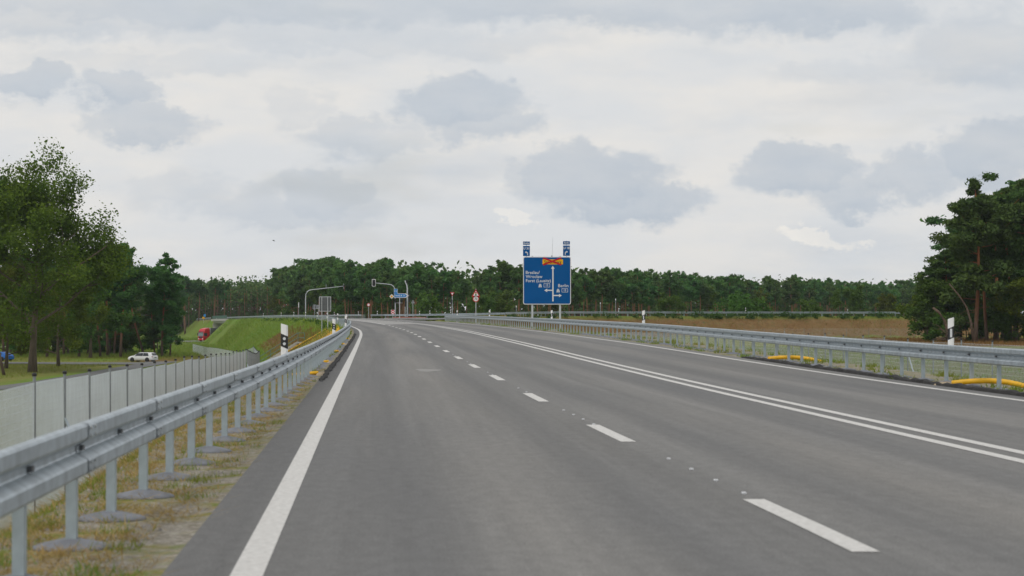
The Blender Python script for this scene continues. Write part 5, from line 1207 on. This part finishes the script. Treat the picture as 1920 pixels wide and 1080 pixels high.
# ------------------------------------------------------------------ grass, weeds, stones
def blades(name, label, P, h, m, rg, w=.012, kind='stuff', spread=.35):
    n = len(P); a = rg.random(n) * 6.283; hh = h * (.5 + rg.random(n)); ww = w * (.7 + .6 * rg.random(n))
    dx, dy = np.cos(a), np.sin(a); le = rg.normal(size=(n, 2)) * (spread * hh)[:, None]
    b0 = P + np.stack([dx * ww, dy * ww, np.zeros(n) - .01], 1); b1 = P - np.stack([dx * ww, dy * ww, np.zeros(n) + .01], 1); t = P + np.stack([le[:, 0], le[:, 1], hh], 1)
    tag(obj(name, quads_mesh(name, np.stack([b0, b1, t], 1), m, 3)), label, 'grass', kind=kind)
def on_verge(n, o0, o1, y0, y1, rg, clump=0.0, pw=1.0):
    Y = y0 + (y1 - y0) * rg.random(n) ** pw; O = o0 + (o1 - o0) * rg.random(n)
    if clump:
        k = max(1, int(n * clump)); cy, co = Y[:k], O[:k]; idx = rg.integers(0, k, n); Y = cy[idx] + rg.normal(size=n) * .10; O = np.clip(co[idx] + rg.normal(size=n) * .07, min(o0, o1), max(o0, o1))
    X = XL(Y) + O; Z = ZR(O, Y) - .03 - np.clip(-1.6 - O, 0, None) * .56; return np.stack([X, Y, Z], 1)
rg = np.random.default_rng(11)
blades('verge_grass', 'tufts of green grass on the gravel verge along the left guardrail', on_verge(11000, -2.2, -.5, 9, 60, rg, .025, 1.5), .055, GRASSM, rg, .004, spread=.6)
blades('dry_verge_grass', 'dry straw lying on the gravel verge along the left guardrail', on_verge(26000, -2.3, -.55, 9, 60, rg, .04, 1.4), .05, STRAW, rg, .004, spread=2.0)
blades('far_verge_tufts', 'sparse tufts on the verge farther along the left guardrail', on_verge(9000, -2.2, -.62, 55, 200, rg, .03), .12, GRASSM, rg, .012, spread=.5)
def right_verge(n, y0, y1, rg):
    Y = y0 + (y1 - y0) * rg.random(n) ** 1.4; O = 11.5 + 1.9 * rg.random(n); k = n // 30; idx = rg.integers(0, k, n); Y = Y[idx] + rg.normal(size=n) * .25; O = O[idx] + rg.normal(size=n) * .1
    return np.stack([XL(Y) + O, Y, ZR(O, Y) - .03 - np.clip(O - 13.2, 0, None) * .56], 1)
blades('right_verge_tufts', 'low tufts under the right guardrail', right_verge(9000, 28, 285, rg), .10, GRASSM, rg, .012, spread=.6)
def scatter(n, x0, x1, y0, y1, rg, cond):
    X = x0 + (x1 - x0) * rg.random(n); Y = y0 + (y1 - y0) * rg.random(n); Z = TERR(X, Y); k = cond(X, Y, Z); return np.stack([X, Y, Z], 1)[k]
P = scatter(120000, -75, -12, 180, 640, rg, lambda x, y, z: (x - XL(y) < CL + .2) & (x - XL(y) > -15) & (z > -6.0)); dryz = (P[:, 2] > -3.9) & (P[:, 2] < -.5 + .25 * np.sin(P[:, 1] * .13)) & (P[:, 1] > 205) & (P[:, 1] < 400) & (rg.random(len(P)) < .85)
blades('embankment_grass', 'tall fresh grass covering the green embankment left of the road', P[~dryz], .42, GREENBL, rg, .035, spread=.5)
blades('reddish_embankment_grass', 'reddish brown seeding grass in the middle of the green embankment', P[dryz], .36, DRYBL, rg, .03, spread=.5)
P = scatter(60000, -24, -4, 40, 230, rg, lambda x, y, z: (x - XL(y) < CL - .3) & (x - XL(y) > -12)); blades('slope_grass', 'thin dry grass on the slope behind the left guardrail', P, .2, STRAW, rg, .018, spread=.9)
P = scatter(45000, -22, -4, 40, 230, rg, lambda x, y, z: (x - XL(y) < CL - .3) & (x - XL(y) > -12)); blades('slope_green_grass', 'thin olive grass on the slope behind the left guardrail', P, .2, GRASSM, rg, .018, spread=.9)
P = scatter(70000, -8, 130, 360, 440, rg, lambda x, y, z: (x - XL(y) > CR) & (z > -2.4) & (z < 1.1)); blades('dry_slope_grass', 'brown dry growth on the embankment below the far rail', P, .30, DRYBL, rg, .03, spread=.7)
P = scatter(60000, -8, 130, 360, 440, rg, lambda x, y, z: (x - XL(y) > CR) & (z > -2.5) & (z < 1.1) & (np.sin(x * .35 + 2 * np.sin(y * .3)) + np.sin(x * .11 + y * .2) > .35)); blades('olive_slope_grass', 'olive green patches of grass on the brown embankment below the far rail', P, .32, GRASSM, rg, .03, spread=.6)
P = scatter(60000, -110, -30, 210, 470, rg, lambda x, y, z: (z < -5.7) & ~((x > -59) & (x < -47) & (y < 390)) & ~((y > 364) & (y < 382))); blades('meadow_grass', 'meadow grass around the access track', P, .28, GRASSM, rg, .03, spread=.6)
P = scatter(90000, -150, -60, 440, 800, rg, lambda x, y, z: (ABD(x, y) > 19) & (x - XL(y) < CL) & ~((np.abs(y - np.interp(x, [-320, -150, -106, -90], [434, 564, 607, 642])) < 16))); blades('far_meadow_grass', 'mixed grass on the slopes and meadow round the motorway', P, .5, GRASSM, rg, .05, spread=.6)
P = scatter(30000, 50, 110, 300, 400, rg, lambda x, y, z: z < -2); blades('pine_edge_grass', 'dry tall grass under the pines on the right', P, .45, DRYBL, rg, .03, spread=.5)
P = scatter(30000, 6, 40, 60, 300, rg, lambda x, y, z: (x - XL(y) > CR + .5) & (z < -.3)); blades('field_grass', 'short sparse grass in the field on the right', P, .12, GRASSM, rg, .018, spread=.7)
# leafy weeds on the crest of the far embankment
def weeds():
    C = []; r = np.random.default_rng(8)
    for i in range(150):
        x = -2 + 92 * r.random(); y = float(np.interp(x, NX, NY)) - 1.9 - 1.2 * r.random(); z = T(x, y); s = .35 + .75 * r.random() ** 2; C.append(blob((x, y, z + s * .35), s * (.8 + .8 * r.random()), int(30 + 50 * s), r, .6))
    for i in range(46):
        y = 225 + 320 * r.random(); x = float(XL(y)) - 1.7 - .8 * r.random(); z = T(x, y); s = .25 + .3 * r.random(); C.append(blob((x, y, z + s * .3), s, 30, r, .7))
    C = np.concatenate(C); tag(obj('crest_weeds', quads_mesh('crest_weeds', leaf_quads(C, .17, r, .3, 1.6), WEED)), 'leafy green weeds along the crests of the embankments', 'weeds', kind='stuff')
weeds()
def stones():
    r = np.random.default_rng(4); n = 5200; P = on_verge(n, -2.0, -.42, 9, 50, r, 0, 1.5); P[:1200, 0] = XL(P[:1200, 1]) - .42 - np.abs(r.normal(size=1200)) * .08; s = .006 + .012 * r.random(n) ** 2
    o = np.array([(1, 0, 0), (0, 1, 0), (-1, 0, 0), (0, -1, 0), (0, 0, 1)], dtype=float); V = P[:, None, :] + o[None] * s[:, None, None] * (.6 + .8 * r.random((n, 5, 1)))
    f = np.array([(0, 1, 4), (1, 2, 4), (2, 3, 4), (3, 0, 4)]); F = (np.arange(n)[:, None, None] * 5 + f[None]).reshape(-1, 3)
    me = bpy.data.meshes.new('gravel'); me.from_pydata(V.reshape(-1, 3).tolist(), [], F.tolist()); me.materials.append(STONE); tag(obj('gravel', me), 'loose gravel along the left asphalt edge', 'gravel', kind='stuff')
stones()

# ------------------------------------------------------------------ the air
def haze():
    mt = bpy.data.materials.new('haze_air'); mt.use_nodes = True; N = mt.node_tree.nodes; N.remove(N['Principled BSDF'])
    v = N.new('ShaderNodeVolumePrincipled'); v.inputs['Color'].default_value = (.80, .90, 1, 1); v.inputs['Density'].default_value = HAZE; v.inputs['Anisotropy'].default_value = .1
    mt.node_tree.links.new(v.outputs[0], N['Material Output'].inputs['Volume'])
    tag(MB().box((0, 3900, 14), (10800, 9000, 48)).build('haze', mt, None), kind='stuff')
HAZE = 0.00006
haze()
